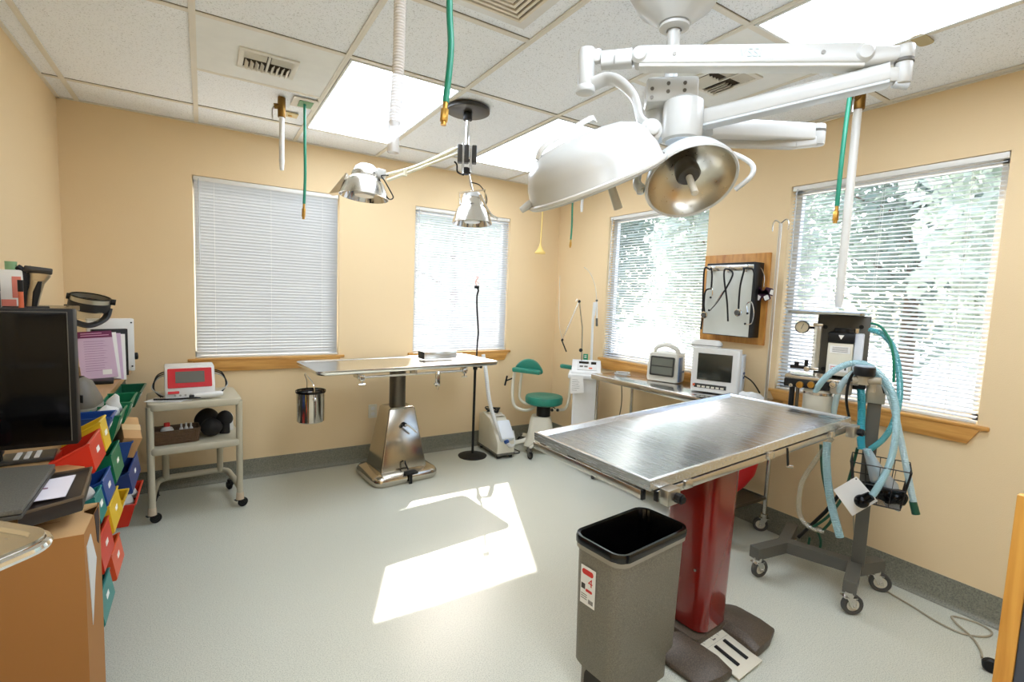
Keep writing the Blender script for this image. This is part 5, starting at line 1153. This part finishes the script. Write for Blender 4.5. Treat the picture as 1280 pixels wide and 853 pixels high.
part('red_badge', M().prism(rr(w*.22, .016, .003, -w*.33, -.004), .0, .003, mx=mxr), mat('panel_red', (1, 1, 1)), t)
for k in range(7): part('port', M().cyl((cxm-w*.30+k*w*.1, -.112, .027), (cxm-w*.30+k*w*.1, -.119, .027), .006, n=12), mat('port_grey', (170, 166, 156), .5), t)
t = thing('cable_coil', 'black and grey cables looped around the red screened unit', 'cable', (RM.g.x, RM.g.y, zs1+.002), .05)
for dx, sc_ in ((-.165, 1), (.145, -1)):
    for k in range(3):
        part('cable_loop', M().tube([(dx+sc_*.01*k, -.06-.01*k, .01+.004*k), (dx-sc_*.035-sc_*.004*k, -.03, .06), (dx-sc_*.02, .02, .13-.01*k), (dx+sc_*.03, .05, .15-.01*k), (dx+sc_*.05, .12, .11)], .004, 6), (black if k < 2 else mat('cable_grey', (1, 1, 1))), t)
part('cord', M().tube([(-.20, -.12, .012), (-.12, -.15, .012), (-.02, -.165, .014), (.05, -.155, .014), (.12, -.14, .016)], .006, 6), black, t)
part('handpiece', M().tube([(-.0, -.15, .022), (.06, -.15, .024), (.11, -.145, .026), (.15, -.13, .022)], lambda u: .014+.006*math.sin(u*3), 10), white, t)
part('connector', M().obox((-.01, -.153, .02), (.03, .022, .022), (0, 0, 0), .005), black, t)
t = thing('loose_papers', 'white sheets of paper lying on the top shelf of the cart', 'papers', (CT.g.x-.10, CT.g.y-.12, zs1+.0005), -.2)
for k in range(3): part('sheet', M().obox((.03*k-.03, .01*k, .0008+.0016*k), (.2, .14, .0008), (0, 0, .25*k-.2)), paper, t)
# basket of bottles
wk = mat('wicker', (92, 68, 42), .7, bump=.9, bscale=70, var=.3, scale=60)
BK = Fr(CT.g.x-.095, CT.g.y-.10, zs2+.001, .1)
t = thing('wicker_basket', 'dark woven basket on the lower shelf of the cart', 'basket', BK)
m = M()
for k in range(9):
    z = .006+k*.0095; e = .002*(k % 2)
    m.tube([(x*(1+.1*k/9), y*(1+.1*k/9), z) for x, y in rr(.22+e, .13+e, .02, 0, 0, 3)], .0055, 5, 1, closed=True, smooth=False)
for k in range(20):
    a = k/20; pts_ = rr(.222, .132, .02, 0, 0, 4); x, y = pts_[int(a*len(pts_))]
    m.cyl((x, y, .002), (x*1.1, y*1.1, .088), .004, n=5)
part('woven_wall', m, wk, t); part('bottom', M().box((-.105, -.06, 0), (.105, .06, .005)), wk, t)
def bottle(x, y, h_, r_, capm, lab):
    t = thing('bottle', lab, 'bottle', Fr(*(BK.g+Vector((x, y, .006))), .1), 0)
    part('body', M().lathe([(0, 0), (r_, 0), (r_, h_*.62), (r_*.8, h_*.74), (r_*.4, h_*.8), (r_*.4, h_*.84), (0, h_*.84)], n=20), white, t)
    part('cap', M().cyl((0, 0, h_*.82), (0, 0, h_), r_*.46, n=14), capm, t)
bottle(-.045, -.01, .115, .034, mat('red_print', (1, 1, 1)), 'white bottle with a red cap in the woven basket')
for k in range(3): bottle(.03+k*.025-.002, -.015+.012*(k % 2), .105, .0115, white, ['small white bottle in the woven basket, next to the red capped bottle', 'small white bottle in the middle of the row in the woven basket', 'small white bottle at the right end of the woven basket'][k])
for k, (x, y, z, r_, lab) in enumerate([(.085, -.09, .064, .060, 'front round black rolled cuff on the lower cart shelf'), (.075, .075, .078, .072, 'large black bundle at the back of the lower cart shelf'), (.165, -.03, .10, .05, 'black rolled cuff at the right end of the lower cart shelf')]):
    w3 = Matrix.Rotation(.07, 3, 'Z') @ Vector((x, y, 0)); g = CT.g+w3; t = thing('rolled_cuff', lab, 'cuff', (g.x, g.y, zs2+.001))
    m = M().ball((0, 0, z if k < 2 else .10), (r_, r_*.8, r_ if k != 1 else .075), n=28, k=18)
    if k == 2: m.cyl((0, 0, 0), (0, 0, .08), .03, n=16)
    m.jitter(.006, 18); part('cuff', m, mat('cuff_black', (22, 20, 20), .7), t)
g = CT.g+Matrix.Rotation(.07, 3, 'Z') @ Vector((.175, .06, 0))
t = thing('white_box', 'small white box with dark print at the right end of the lower cart shelf', 'box', (g.x, g.y, zs2+.001), .07)
part('carton', M().box((-.045, -.04, 0), (.045, .04, .10), .002), paper, t); part('print', M().box((-.03, -.0408, .055), (.035, -.0402, .063)).box((-.03, -.0408, .075), (.01, -.0402, .08)), mat('print_dark', (1, 1, 1)), t)
# ================================================================== counter on the left with everything on it
CZ = .88
t = thing('counter', 'wood topped counter along the left wall', 'counter', (-.56, 2.9, 0))
ct = wood('counter_top', (188, 150, 100), (160, 122, 76), .4, (10, 1, 10), 2)
m = M().prism([(XL+.002, 1.66), (-.305, 1.66), (-.305, 1.86), (-.40, 1.94), (-.40, YB-.008), (XL+.002, YB-.008)], CZ-.03, CZ, bev=.003); part('worktop', m, ct, t, world=True)
part('side_panel', M().box((XL+.002, 1.68, 0), (-.46, 1.70, CZ-.031)).box((XL+.002, YB-.03, 0), (-.46, YB-.01, CZ-.031)), mat('laminate_cream', (206, 190, 160), .5), t, world=True)
t = thing('bin_rack', 'dark slotted panel holding the coloured bins below the counter edge', 'rack', (-.44, 2.8, 0))
m = M().box((-.452, 1.86, .12), (-.432, 3.95, .845))
for k in range(18): m.box((-.432, 1.88, .14+k*.039), (-.427, 3.93, .158+k*.039))
part('slotted_panel', m, mat('rack_dark', (70, 68, 62), .6), t, world=True)
for y in (1.9, 2.9, 3.9): part('upright', M().box((-.475, y-.02, 0), (-.453, y+.02, .84)), mat('rack_dark', (1, 1, 1)), t, world=True)
BINC = dict(red=(208, 46, 24), orange=(224, 82, 40), yellow=(232, 190, 40), green=(18, 112, 74), dgreen=(16, 84, 58), blue=(34, 76, 148), teal=(30, 128, 122), dblue=(30, 58, 120))
def sbin(y0, y1, z0, z1, col, lab, level=False, bk=-.42, label=True):
    t = thing('storage_bin', lab, 'storage bin', (bk, (y0+y1)/2, z0), 0, 'coloured plastic bins below the counter edge')
    w = (y1-y0)/2-.003; h = z1-z0; Xt, Xb = -.30-bk, -.285-bk
    if level: Xt, Xb = -.285-bk, -.31-bk
    dr = 0 if level else .055
    O = [(0, 0), (Xb-.004, 0), (Xb, .006), (Xt, h), (0, h-dr)]          # outer profile, the front raised on the tilted panel
    I = [(.005, .006), (Xb-.007, .007), (Xb-.005, .012), (Xt-.006, h), (.005, h-dr)]
    m = M(); bm = bmesh.new(); V = lambda p, y: bm.verts.new((p[0], y, p[1]))
    a0 = [V(p, -w) for p in O]; a1 = [V(p, w) for p in O]; c0 = [V(p, -w+.005) for p in I]; c1 = [V(p, w-.005) for p in I]
    bm.faces.new(a0); bm.faces.new(a1[::-1]); bm.faces.new(c0[::-1]); bm.faces.new(c1)
    for k in (4, 0, 1, 2):
        n = (k+1) % 5; bm.faces.new((a0[k], a1[k], a1[n], a0[n])); bm.faces.new((c0[k], c0[n], c1[n], c1[k]))
    bm.faces.new((a0[3], a1[3], c1[3], c0[3])); bm.faces.new((a0[4], c0[4], c1[4], a1[4])); bm.faces.new((a0[3], c0[3], c0[4], a0[4])); bm.faces.new((a1[3], a1[4], c1[4], c1[3]))
    m._add(bm)
    sl = math.atan2(-dr, -Xt) if False else math.atan2(dr, Xt)
    # rolled lip along the rim
    L = [(0, -w, h-dr), (Xt, -w, h), (Xt, w, h), (0, w, h-dr)]
    m.tube(L, .0042, 6, smooth=False)
    part('tray', m, mat('bin_'+col, BINC[col], .34, var=.05), t)
    if label:
        a = math.atan2(Xt-Xb, h); c = Vector((Xb+(Xt-Xb)*.55+.0012, .005, h*.55))
        part('label', M().obox(c, (.0012, .040, .016), (0, a, 0)), paper, t)
    return t
bl = [
 (1.89, 2.08, .845, .935, 'red', 'large red storage bin nearest the black monitor, topmost of its column', False, -.398),
 (2.085, 2.20, .85, .955, 'yellow', 'yellow storage bin in the top row, behind the large red bin', False, -.398),
 (2.21, 2.33, .855, .942, 'blue', 'blue storage bin in the top row, between the yellow and green bins', True, -.398),
 (2.42, 2.62, .80, .90, 'green', 'green storage bin with white wrapping in the top row', True, -.398),
 (2.76, 3.00, .79, .885, 'green', 'green storage bin with a yellow back edge in the top row', True, -.398),
 (3.16, 3.44, .78, .855, 'dgreen', 'dark green storage bin furthest along the top row, by the back wall', True, -.398),
 (1.95, 2.07, .655, .745, 'teal', 'teal storage bin in the second row, half hidden by the torn carton'),
 (2.09, 2.26, .66, .75, 'blue', 'blue storage bin in the second row beside the teal bin'),
 (2.28, 2.49, .672, .785, 'green', 'green storage bin in the middle of the second row'),
 (2.76, 3.08, .61, .70, 'blue', 'blue storage bin in the second row holding a small open carton', True),
 (2.20, 2.42, .515, .618, 'yellow', 'yellow storage bin in the third row under the green bin'),
 (2.74, 3.08, .465, .565, 'dblue', 'dark blue storage bin in the third row, above the red bin by the cart'),
 (2.46, 2.60, .44, .54, 'yellow', 'narrow yellow storage bin behind the yellow bin of the third row', True),
 (1.98, 2.19, .475, .59, 'red', 'red storage bin in the fourth row above the lowest teal bin'),
 (2.22, 2.42, .325, .425, 'orange', 'orange storage bin in the fourth row, next to the red one'),
 (2.80, 3.14, .29, .39, 'red', 'red storage bin lowest by the cart, with white packets inside', True),
 (1.96, 2.17, .305, .405, 'teal', 'teal storage bin, lowest of all the bins'),
]
for b_ in bl: sbin(*b_)
# contents
t = thing('plastic_wrapping', 'white crumpled wrapping sticking out of a green bin', 'wrapping', (-.345, 2.54, .795))
m = M().ball((0, -.01, .09), (.045, .08, .03), n=28, k=16).ball((.02, .07, .12), (.02, .02, .045), n=16, k=10); m.jitter(.02, 24); part('wrap', m, mat('wrap_white', (1, 1, 1)), t)
t = thing('small_carton', 'small open brown carton tilted in a blue bin', 'carton', (-.345, 2.90, .625), .2)
mx = Matrix.Rotation(.5, 4, 'X') @ Matrix.Rotation(.25, 4, 'Y'); card = mat('cardboard', (196, 150, 98), .8, var=.05)
part('box', M().obox((0, 0, .09), (.07, .15, .12), (0, 0, 0), .002, mx=mx), card, t); part('tape', M().obox((0, .0, .1505), (.072, .04, .001), mx=mx).obox((.0355, 0, .1), (.001, .04, .10), mx=mx), mat('tape_tan', (214, 178, 126), .3), t)
for k in range(3):
    single('packet', M().obox((-.352+.005*k, 2.88+.085*k, .335+.012*k), (.08, .07, .03), (.2*k, .3-.3*k, .3), .006), mat('packet_white', (216, 212, 202), .4), ['white packet in the lowest red bin, nearest the yellow bin', 'white packet in the middle of the lowest red bin', 'white packet at the far end of the lowest red bin'][k], 'packet', 'packets in the lowest red bin')
single('gauze_roll', M().cyl((-.365, 1.99, .73), (-.325, 2.03, .735), .034, n=20, bev=.006).cyl((-.371, 1.985, .73), (-.319, 2.035, .736), .012, n=12), mat('gauze_grey', (196, 196, 188), .8), 'round white gauze roll on the teal bin beside the large red bin', 'gauze roll')
# black monitor with shelf behind
t = thing('black_monitor', 'large black flat monitor turned off on the left counter', 'monitor', (-.532, 1.93, CZ))
part('case', M().box((-.19, -.028, .058), (.208, .02, .462), .004).box((-.15, .02, .12), (.15, .05, .40), .01), black, t)
part('screen', M().box((-.18, -.031, .072), (.192, -.0275, .449), .001), gloss, t)
part('bezel_line', M().box((.193, -.0295, .07), (.195, -.028, .452)).box((-.18, -.0295, .452), (.195, -.028, .454)), greypaint, t)
part('stand', M().box((-.03, .02, .03), (.03, .05, .2), .004).prism(rr(.15, .14, .03, -.09, .06), 0, .012, bev=.003).box((-.025, .03, .01), (.025, .05, .04)), black, t)
t = thing('wall_shelf', 'small dark shelf on the left wall behind the black monitor', 'shelf', (XL, 2.25, 1.30))
part('board', M().box((.001, -.26, .012), (.33, .22, .03), .002), gloss, t)
for y in (-.2, .16): part('bracket', M().prism([(0, 0), (0, -.12), (.02, -.12), (.2, .0)], y-.008, y+.008, 'xz', mx=Matrix.Translation((.001, 0, .012))), greypaint, t)
SZ = 1.331
# clippers in a stand
g = atz(42, 386, SZ); CF = Fr(-.43, 2.10, SZ)
P = CF.P
t = thing('clippers', 'silver and black hair clippers upright in a black charger behind the monitor', 'clippers', CF)
a = P(43, 384); b = P(50, 341)
m = M().loft([[Vector((p.x+x, y, p.z)) for x, y in rr(w, .03, .012)] for p, w in ((P(39, 387), .030), (P(42, 370), .034), (P(46, 355), .036), (P(50, 346), .05), (P(50, 342), .05))]); part('clipper_body', m, metal('clipper_silver', (176, 164, 142), .3), t)
part('grip', M().loft([[Vector((p.x+x, -.017+y, p.z)) for x, y in rr(w, .012, .005)] for p, w in ((P(43, 383), .012), (P(46, 365), .018), (P(50, 352), .01))]), black, t)
part('blade_head', M().obox(P(48, 338)+Vector((.0, 0, 0)), (.065, .036, .020), (0, .1, 0), .004), mat('lamp_black', (1, 1, 1)), t)
part('charger', M().tube([P(28, 386), P(29, 360), P(27, 340), P(20, 334)], .009, 8, flat=1.5).tube([P(34, 386), P(38, 372), P(35, 352), P(40, 340), P(34, 335)], .010, 8).box((-.05+a.x-.02, -.03, 0), (a.x+.035, .03, .01), .003), black, t)
for k, (px, w, h0, lab) in enumerate([(4, .03, 333, 'white and red spray can at the far left behind the monitor'), (22, .028, 338, 'white packet with blue and red print beside the clippers')]):
    q = Fr(-.56+.065*k, 2.07+.02*k, SZ); t = thing('supply_bottle', lab, 'bottle', q)
    h_ = .135 if k == 0 else .12
    part('body', M().cyl((0, 0, .001), (0, 0, h_), w, n=20, bev=.006) if k == 0 else M().box((-.026, -.015, 0), (.026, .015, h_), .003), paper, t)
    part('print', M().cyl((0, 0, .03), (0, 0, .055), w+.0005, n=20) if k == 0 else M().box((-.024, -.0158, .01), (.008, -.015, .03)).box((.0, -.0158, .035), (.02, -.015, .1)), mat('print_salmon', (224, 130, 112), .6), t)
    part('top', M().cyl((0, 0, h_), (0, 0, h_+.025), w*.5, n=14), white if k == 0 else mat('pale_green', (1, 1, 1)), t)
for k, (px, c_) in enumerate(((11, black), (21, mat('pen_orange', (222, 110, 70), .5)))):
    q = Fr(-.515+.05*k, 2.04, SZ); t = thing('marker_pen', ['dark marker pen standing at the left behind the monitor', 'orange marker pen standing beside the clippers'][k], 'pen', q)
    part('barrel', M().cyl((0, 0, .001), (0, 0, .055), .006, n=12), c_ if k else greypaint, t); part('cap', M().cyl((0, 0, .055), (0, 0, .09), .0065, n=12), black, t)
# papers, file box and head magnifier at the back
LF = Fr(-.45, 3.46, CZ)
P = LF.P
t = thing('purple_leaflet', 'stack of pale purple leaflets with a dark purple heading standing on the counter', 'leaflet', LF)
p0, p1, p2, p3 = P(102, 470), P(147, 466), P(139, 413), P(99, 415)
lil = mat('leaflet_lilac', (206, 178, 200), .5); plum = mat('leaflet_plum', (112, 30, 78), .5)
mxl = basis(Vector((p0.x, 0, .012)), (p1-p0).normalized(), Vector((-.0, .25, 1)))
w = (p1-p0).length*1.02; h_ = .262
pg = part('page', M().prism([(0, 0), (w, 0), (w-.012, h_), (-.012, h_)], -.008, 0, mx=mxl), lil, t)
part('heading', M().prism([(-.0105, h_*.86), (w-.0105, h_*.86), (w-.012, h_), (-.012, h_)], .0, .001, mx=mxl), plum, pg)
k_ = M()
for k in range(13):
    yy = h_*.78-k*.0135; k_.prism([(.02, yy), (.02+random.uniform(.08, .12), yy), (.02+.08, yy+.002), (.02, yy+.002)], 0, .0008, mx=mxl)
part('print_lines', k_, mat('print_mauve', (150, 112, 146), .6), pg)
k_ = M()
for k in range(2): k_.prism([(.01, h_*.9+k*.012), (.13-.03*k, h_*.905+k*.012), (.13-.03*k, h_*.92+k*.012), (.01, h_*.915+k*.012)], .001, .0016, mx=mxl)
part('heading_text', k_, mat('heading_pink', (222, 160, 190), .6), pg)
part('barcode_patch', M().prism([(w-.065, .018), (w-.025, .018), (w-.025, .045), (w-.065, .045)], 0, .001, mx=mxl), paper, pg)
for k in range(3):
    part('page', M().prism([(0, 0), (w, 0), (w-.012, h_), (-.012, h_)], -.006, 0, mx=mxl @ Matrix.Translation((.012+.012*k, -.004, -.012-.012*k)) @ Matrix.Rotation(-.03*(k+1), 4, 'Z')), [paper, lil, paper][k], t)
t = thing('black_file', 'black file holder standing behind the purple leaflets', 'file', (-.425, 3.62, CZ), .35)
part('cover', M().box((-.12, -.012, .001), (.045, .02, .275), .003), black, t)
WFp = Fr(-.41, 3.80, CZ)
t = thing('white_panel_box', 'white boxed panel with small corner screws standing at the far end of the counter', 'panel', (-.45, 3.80, CZ), .25)
part('case', M().box((-.14, -.02, .001), (.082, .03, .325), .006), white, t)
for x, z in ((.068, .30), (.068, .03)): part('screw', M().cyl((x, -.023, z), (x, -.02, z), .005, n=10), black, t)
part('side_knob', M().cyl((.083, 0, .09), (.10, 0, .09), .022, n=16, bev=.004), black, t)
t = thing('grey_device', 'rounded dark grey device on the counter behind the monitor', 'device', (-.45, 2.66, CZ), -.1)
m = M().loft([[Vector((x, y, z)) for x, y in rr(a, b, .04)] for a, b, z in ((.13, .17, 0), (.14, .18, .01), (.14, .18, .045), (.12, .16, .075), (.09, .12, .125), (.05, .08, .145))]); part('housing', m, mat('device_grey', (104, 98, 86), .5), t)
part('base_band', M().prism(rr(.145, .185, .04), .012, .026), mat('device_pale', (150, 146, 134), .5), t)
part('logo_panel', M().box((-.03, -.086, .05), (.04, -.078, .085), .002), black, t)
t = thing('black_case', 'flat black case under the purple leaflets', 'case', (-.47, 3.38, CZ), .1); part('case', M().box((-.06, -.05, .0005), (.05, .05, .02), .004), black, t)
# head magnifier
HM = Fr(-.45, 3.44, 1.13)
P = HM.P
t = thing('head_magnifier', 'black head band magnifier with a silver ring resting on the leaflets', 'magnifier', HM)
c = P(113, 374); rw = (P(138, 374).x-P(86, 374).x)/2
rn_ = Vector((.16, -.26, 1)).normalized(); e1 = Vector((1, 0, -.16)).normalized(); e2 = rn_.cross(e1)
def ring(cc, a, b_, hgt, th, mt, nm, n0=Vector((0, 0, 1))):
    m = M(); N = 40; R_ = []
    for k in range(N):
        q = 2*PI*k/N; o = cc+e1*a*math.cos(q)+e2*b_*math.sin(q); i_ = cc+e1*(a-th)*math.cos(q)+e2*(b_-th)*math.sin(q)
        R_.append([o-rn_*hgt/2, o+rn_*hgt/2, i_+rn_*hgt/2, i_-rn_*hgt/2])
    R_.append(R_[0]); m.loft(R_, cap=False); bmesh.ops.remove_doubles(m.bm, verts=m.bm.verts, dist=1e-6); return part(nm, m, mt, t)
ring(c, rw, rw*.75, .026, .004, metal('band_silver', (200, 196, 184), .4), 'band')
ring(c+rn_*.014, rw+.002, rw*.76, .005, .006, black, 'band_edge')
ring(c-rn_*.035, rw+.004, rw*.78, .045, .008, mat('visor_black', (24, 24, 26), .5), 'visor_frame')
q0 = c-rn_*.075+Vector((0, -.09, -.0))
m = M().tube([c-rn_*.04+e1*rw*.98, c-rn_*.09+e1*rw*.85+e2*-rw*.4, c-rn_*.125-e2*rw*.85+e1*.01, c-rn_*.11-e1*rw*.8-e2*rw*.45, c-rn_*.05-e1*rw*.98], .012, 8, flat=1.8); part('visor', m, mat('visor_black', (1, 1, 1)), t)
part('lens', M().loft([[c-rn_*.05-e2*rw*.7-e1*rw*.7, c-rn_*.05-e2*rw*.7+e1*rw*.7, c-rn_*.05-e2*(rw*.7-.003)+e1*rw*.7, c-rn_*.05-e2*(rw*.7-.003)-e1*rw*.7], [c-rn_*.10-e2*rw*.78-e1*rw*.55, c-rn_*.10-e2*rw*.78+e1*rw*.55, c-rn_*.10-e2*(rw*.78-.003)+e1*rw*.55, c-rn_*.10-e2*(rw*.78-.003)-e1*rw*.55]]), clear('lens_clear', (200, 190, 160), .3), t)
part('ratchet_knob', M().cyl(c+e1*rw, c+e1*(rw+.022), .016, n=14), black, t); part('ratchet_knob', M().cyl(c-e1*rw, c-e1*(rw+.012), .016, n=14), black, t)
# desk items in front of the monitor
t = thing('cable_tray', 'small dark tray with three white strips under the black monitor', 'tray', (-.455, 2.0, CZ), .1)
part('tray', M().box((-.06, -.05, .0005), (.06, .05, .012), .003), mat('dark_bezel', (1, 1, 1)), t)
for k in range(3): part('white_strip', M().box((-.03+k*.022, -.04, .012), (-.018+k*.022, .035, .0155), .001), paper, t)
t = thing('black_tray', 'black tray with a folded white sheet on top, beside the carton', 'tray', (-.42, 1.70, CZ+.001))
q = [atz(x, y, CZ+.035) for x, y in ((114, 586), (103, 622), (22, 645), (30, 600))]; g_ = Vector((-.42, 1.70, CZ+.001))
pl = [((p-g_).x, (p-g_).y) for p in q]
part('tray_body', M().prism(pl, 0, .034, bev=.004), mat('tray_brownblack', (40, 32, 28), .4), t)
part('tray_rim', M().tube([(x, y, .036) for x, y in pl], .004, 6, closed=True, smooth=False), mat('rim_bronze', (96, 80, 62), .35), t)
q = [atz(x, y, CZ+.040) for x, y in ((95, 595), (82, 622), (39, 629), (52, 603))]; g_ = Vector((-.42, 1.70, CZ+.041))
pl2 = [((p-g_).x, (p-g_).y) for p in q]
t = thing('white_sheet', 'folded white sheet of paper with purple print lying on the black tray', 'paper', g_)
ps = part('sheet', M().prism(pl2, .0005, .0025), mat('paper_lilac', (232, 226, 234), .7), t)
cx_, cy_ = sum(p[0] for p in pl2)/4, sum(p[1] for p in pl2)/4
part('print', M().prism(rr(.022, .008, .002, cx_-.022, cy_), .0025, .003), plum, ps)
g_ = Vector((-.50, 1.58, CZ+.046))
t = thing('grey_laptop', 'closed dark grey laptop resting on the black tray above the carton', 'laptop', g_)
q = [atz(x, y, CZ+.068) for x, y in ((69, 580), (27, 637))]; a, b = [Vector(((p-g_).x, (p-g_).y, 0)) for p in q]
pl = [(a.x, a.y), (b.x, b.y), (b.x-.20, b.y+.0), (a.x-.24, a.y+.03)]
part('base', M().prism(pl, 0, .010, bev=.003), mat('laptop_dark', (62, 60, 56), .5), t)
part('lid', M().prism(pl, .011, .023, bev=.004), speckle('laptop_lid', (92, 90, 82), (80, 78, 72), (102, 100, 92), 300, .5, (.4, .5)), t)
t = thing('clear_bottle', 'clear plastic bottle with a pink label at the far left below the monitor', 'bottle', (-.512, 1.79, CZ))
part('body', M().lathe([(0, .001), (.026, .001), (.028, .006), (.028, .07), (.02, .09), (.011, .10), (.011, .115), (0, .115)], n=24), clear('bottle_clear', (214, 220, 224), .4, .05), t); part('label', M().lathe([(.0285, .02), (.0285, .06)], n=24), mat('label_pink', (206, 120, 122), .6), t); part('cap', M().cyl((0, 0, .114), (0, 0, .128), .013, n=16), white, t)
# carton in front
t = thing('cardboard_carton', 'tall brown cardboard carton with a torn corner at the lower left', 'carton', (-.48, 1.545, 0))
cb_ = mat('carton_brown_shaded', (160, 110, 56), .85, var=.06, scale=3, bump=.1, bscale=30)  # same cardboard as the top, darkened for the shade on the sides
X0, X1, Y0_, Y1_ = -.235, .237, -.10, .10; H_ = .84
m = M().loft([[Vector((x, y, z)) for x, y in ((X0, Y0_), (X1, Y0_), (X1, Y1_), (X0, Y1_))] for z in (0, H_-.08, H_)], cap=False)
m.poly([(X0, Y0_, 0), (X1, Y0_, 0), (X1, Y1_, 0), (X0, Y1_, 0)])
part('carton_walls', m, cb_, t)
m = M().prism([(X0+.001, Y0_+.001), (X1-.001, Y0_+.001), (X1-.001, Y1_-.085), (X1-.022, Y1_-.06), (X1-.026, Y1_-.035), (X1-.004, Y1_-.012), (X1-.004, Y1_-.001), (X0+.001, Y1_-.001)], H_-.006, H_+.0006)
part('top_flap', m, mat('carton_top_lit', (206, 164, 112), .85, var=.05, scale=5), t)  # lighter copy of the carton colour, light from above painted in
for y0, y1, x0, x1 in ((-.0, .004, X0, X1-.06), (-.06, -.056, X0, X1-.12)): part('crease', M().box((x0, y0, H_-.001), (x1, y1, H_+.0006)), cb_, t)
part('packing_tape', M().box((X1-.10, Y0_, H_-.001), (X1-.06, Y1_-.04, H_)), mat('tape_tan', (1, 1, 1)), t)
part('torn_hole_shade', M().prism([(Y1_-.075, H_-.002), (Y1_-.02, H_-.004), (Y1_-.012, H_-.05), (Y1_-.03, H_-.10), (Y1_-.05, H_-.085), (Y1_-.062, H_-.04)], X1-.002, X1+.0008, 'yz'), mat('hole_shade', (44, 22, 16), .9), t)  # dark plate on the unbroken wall, paints the shade inside a tear
m = M().prism([(Y0_+.02, H_-.04), (Y0_+.07, H_-.03), (Y0_+.13, H_-.12), (Y0_+.10, H_-.17), (Y0_+.06, H_-.26), (Y0_+.045, H_-.16)], X1, X1+.0012, 'yz'); part('torn_label', m, mat('label_grey', (206, 208, 206), .7), t)
# steel tray on a stand, nearest the viewer
MZ = 1.13
t = thing('mayo_tray', 'stainless instrument tray on a stand at the far left edge, nearest the viewer', 'instrument tray', (-.42, .72, 0))
C_ = Vector((-.158, .763, 0)); u1 = Vector((-.62, -.78, 0)).normalized(); u2 = Vector((-.72, .69, 0)).normalized()
g_ = Vector((-.42, .72, 0))
def trp(w, l, r, z, ins=0):
    m_ = C_+u1*w/2+u2*l/2-g_
    mxt = basis(m_+Vector((0, 0, z)), u2, -u1)
    return [mxt @ Vector((x, y, 0)) for x, y in rr(l-ins*2, w-ins*2, max(r-ins, .005), 0, 0, 8)]
w, l = .30, .42
m = M().loft([trp(w, l, .035, MZ-.004), trp(w, l, .035, MZ+.0), trp(w, l, .035, MZ, .012), trp(w, l, .035, MZ-.014, .02), trp(w, l, .035, MZ-.016, .024), trp(w, l, .035, MZ-.018, .02), trp(w, l, .035, MZ-.006, .010)])
part('tray', m, metal('mayo_steel', (206, 202, 192), .25, (30, 30, 30)), t)
part('frame', M().tube(trp(w, l, .035, MZ-.010, -.002), .0055, 8, closed=True, smooth=False), chrome, t)
part('post', M().tube([trp(w, l, .03, MZ-.012)[20], Vector((-.20, -.20, MZ-.05)), Vector((-.21, -.22, MZ-.2)), Vector((-.21, -.22, .05))], .010, 10), chrome, t)
part('stand_base', M().tube([(-.21, -.22, .03), (.1, -.15, .03)], .014, 8).tube([(-.21, -.22, .03), (-.1, .12, .03)], .014, 8), chrome, t)
for x, y in ((.1, -.15), (-.1, .12), (-.21, -.22)): part('caster', M().cyl((x-.009, y, .016), (x+.009, y, .016), .016, n=14), black, t)
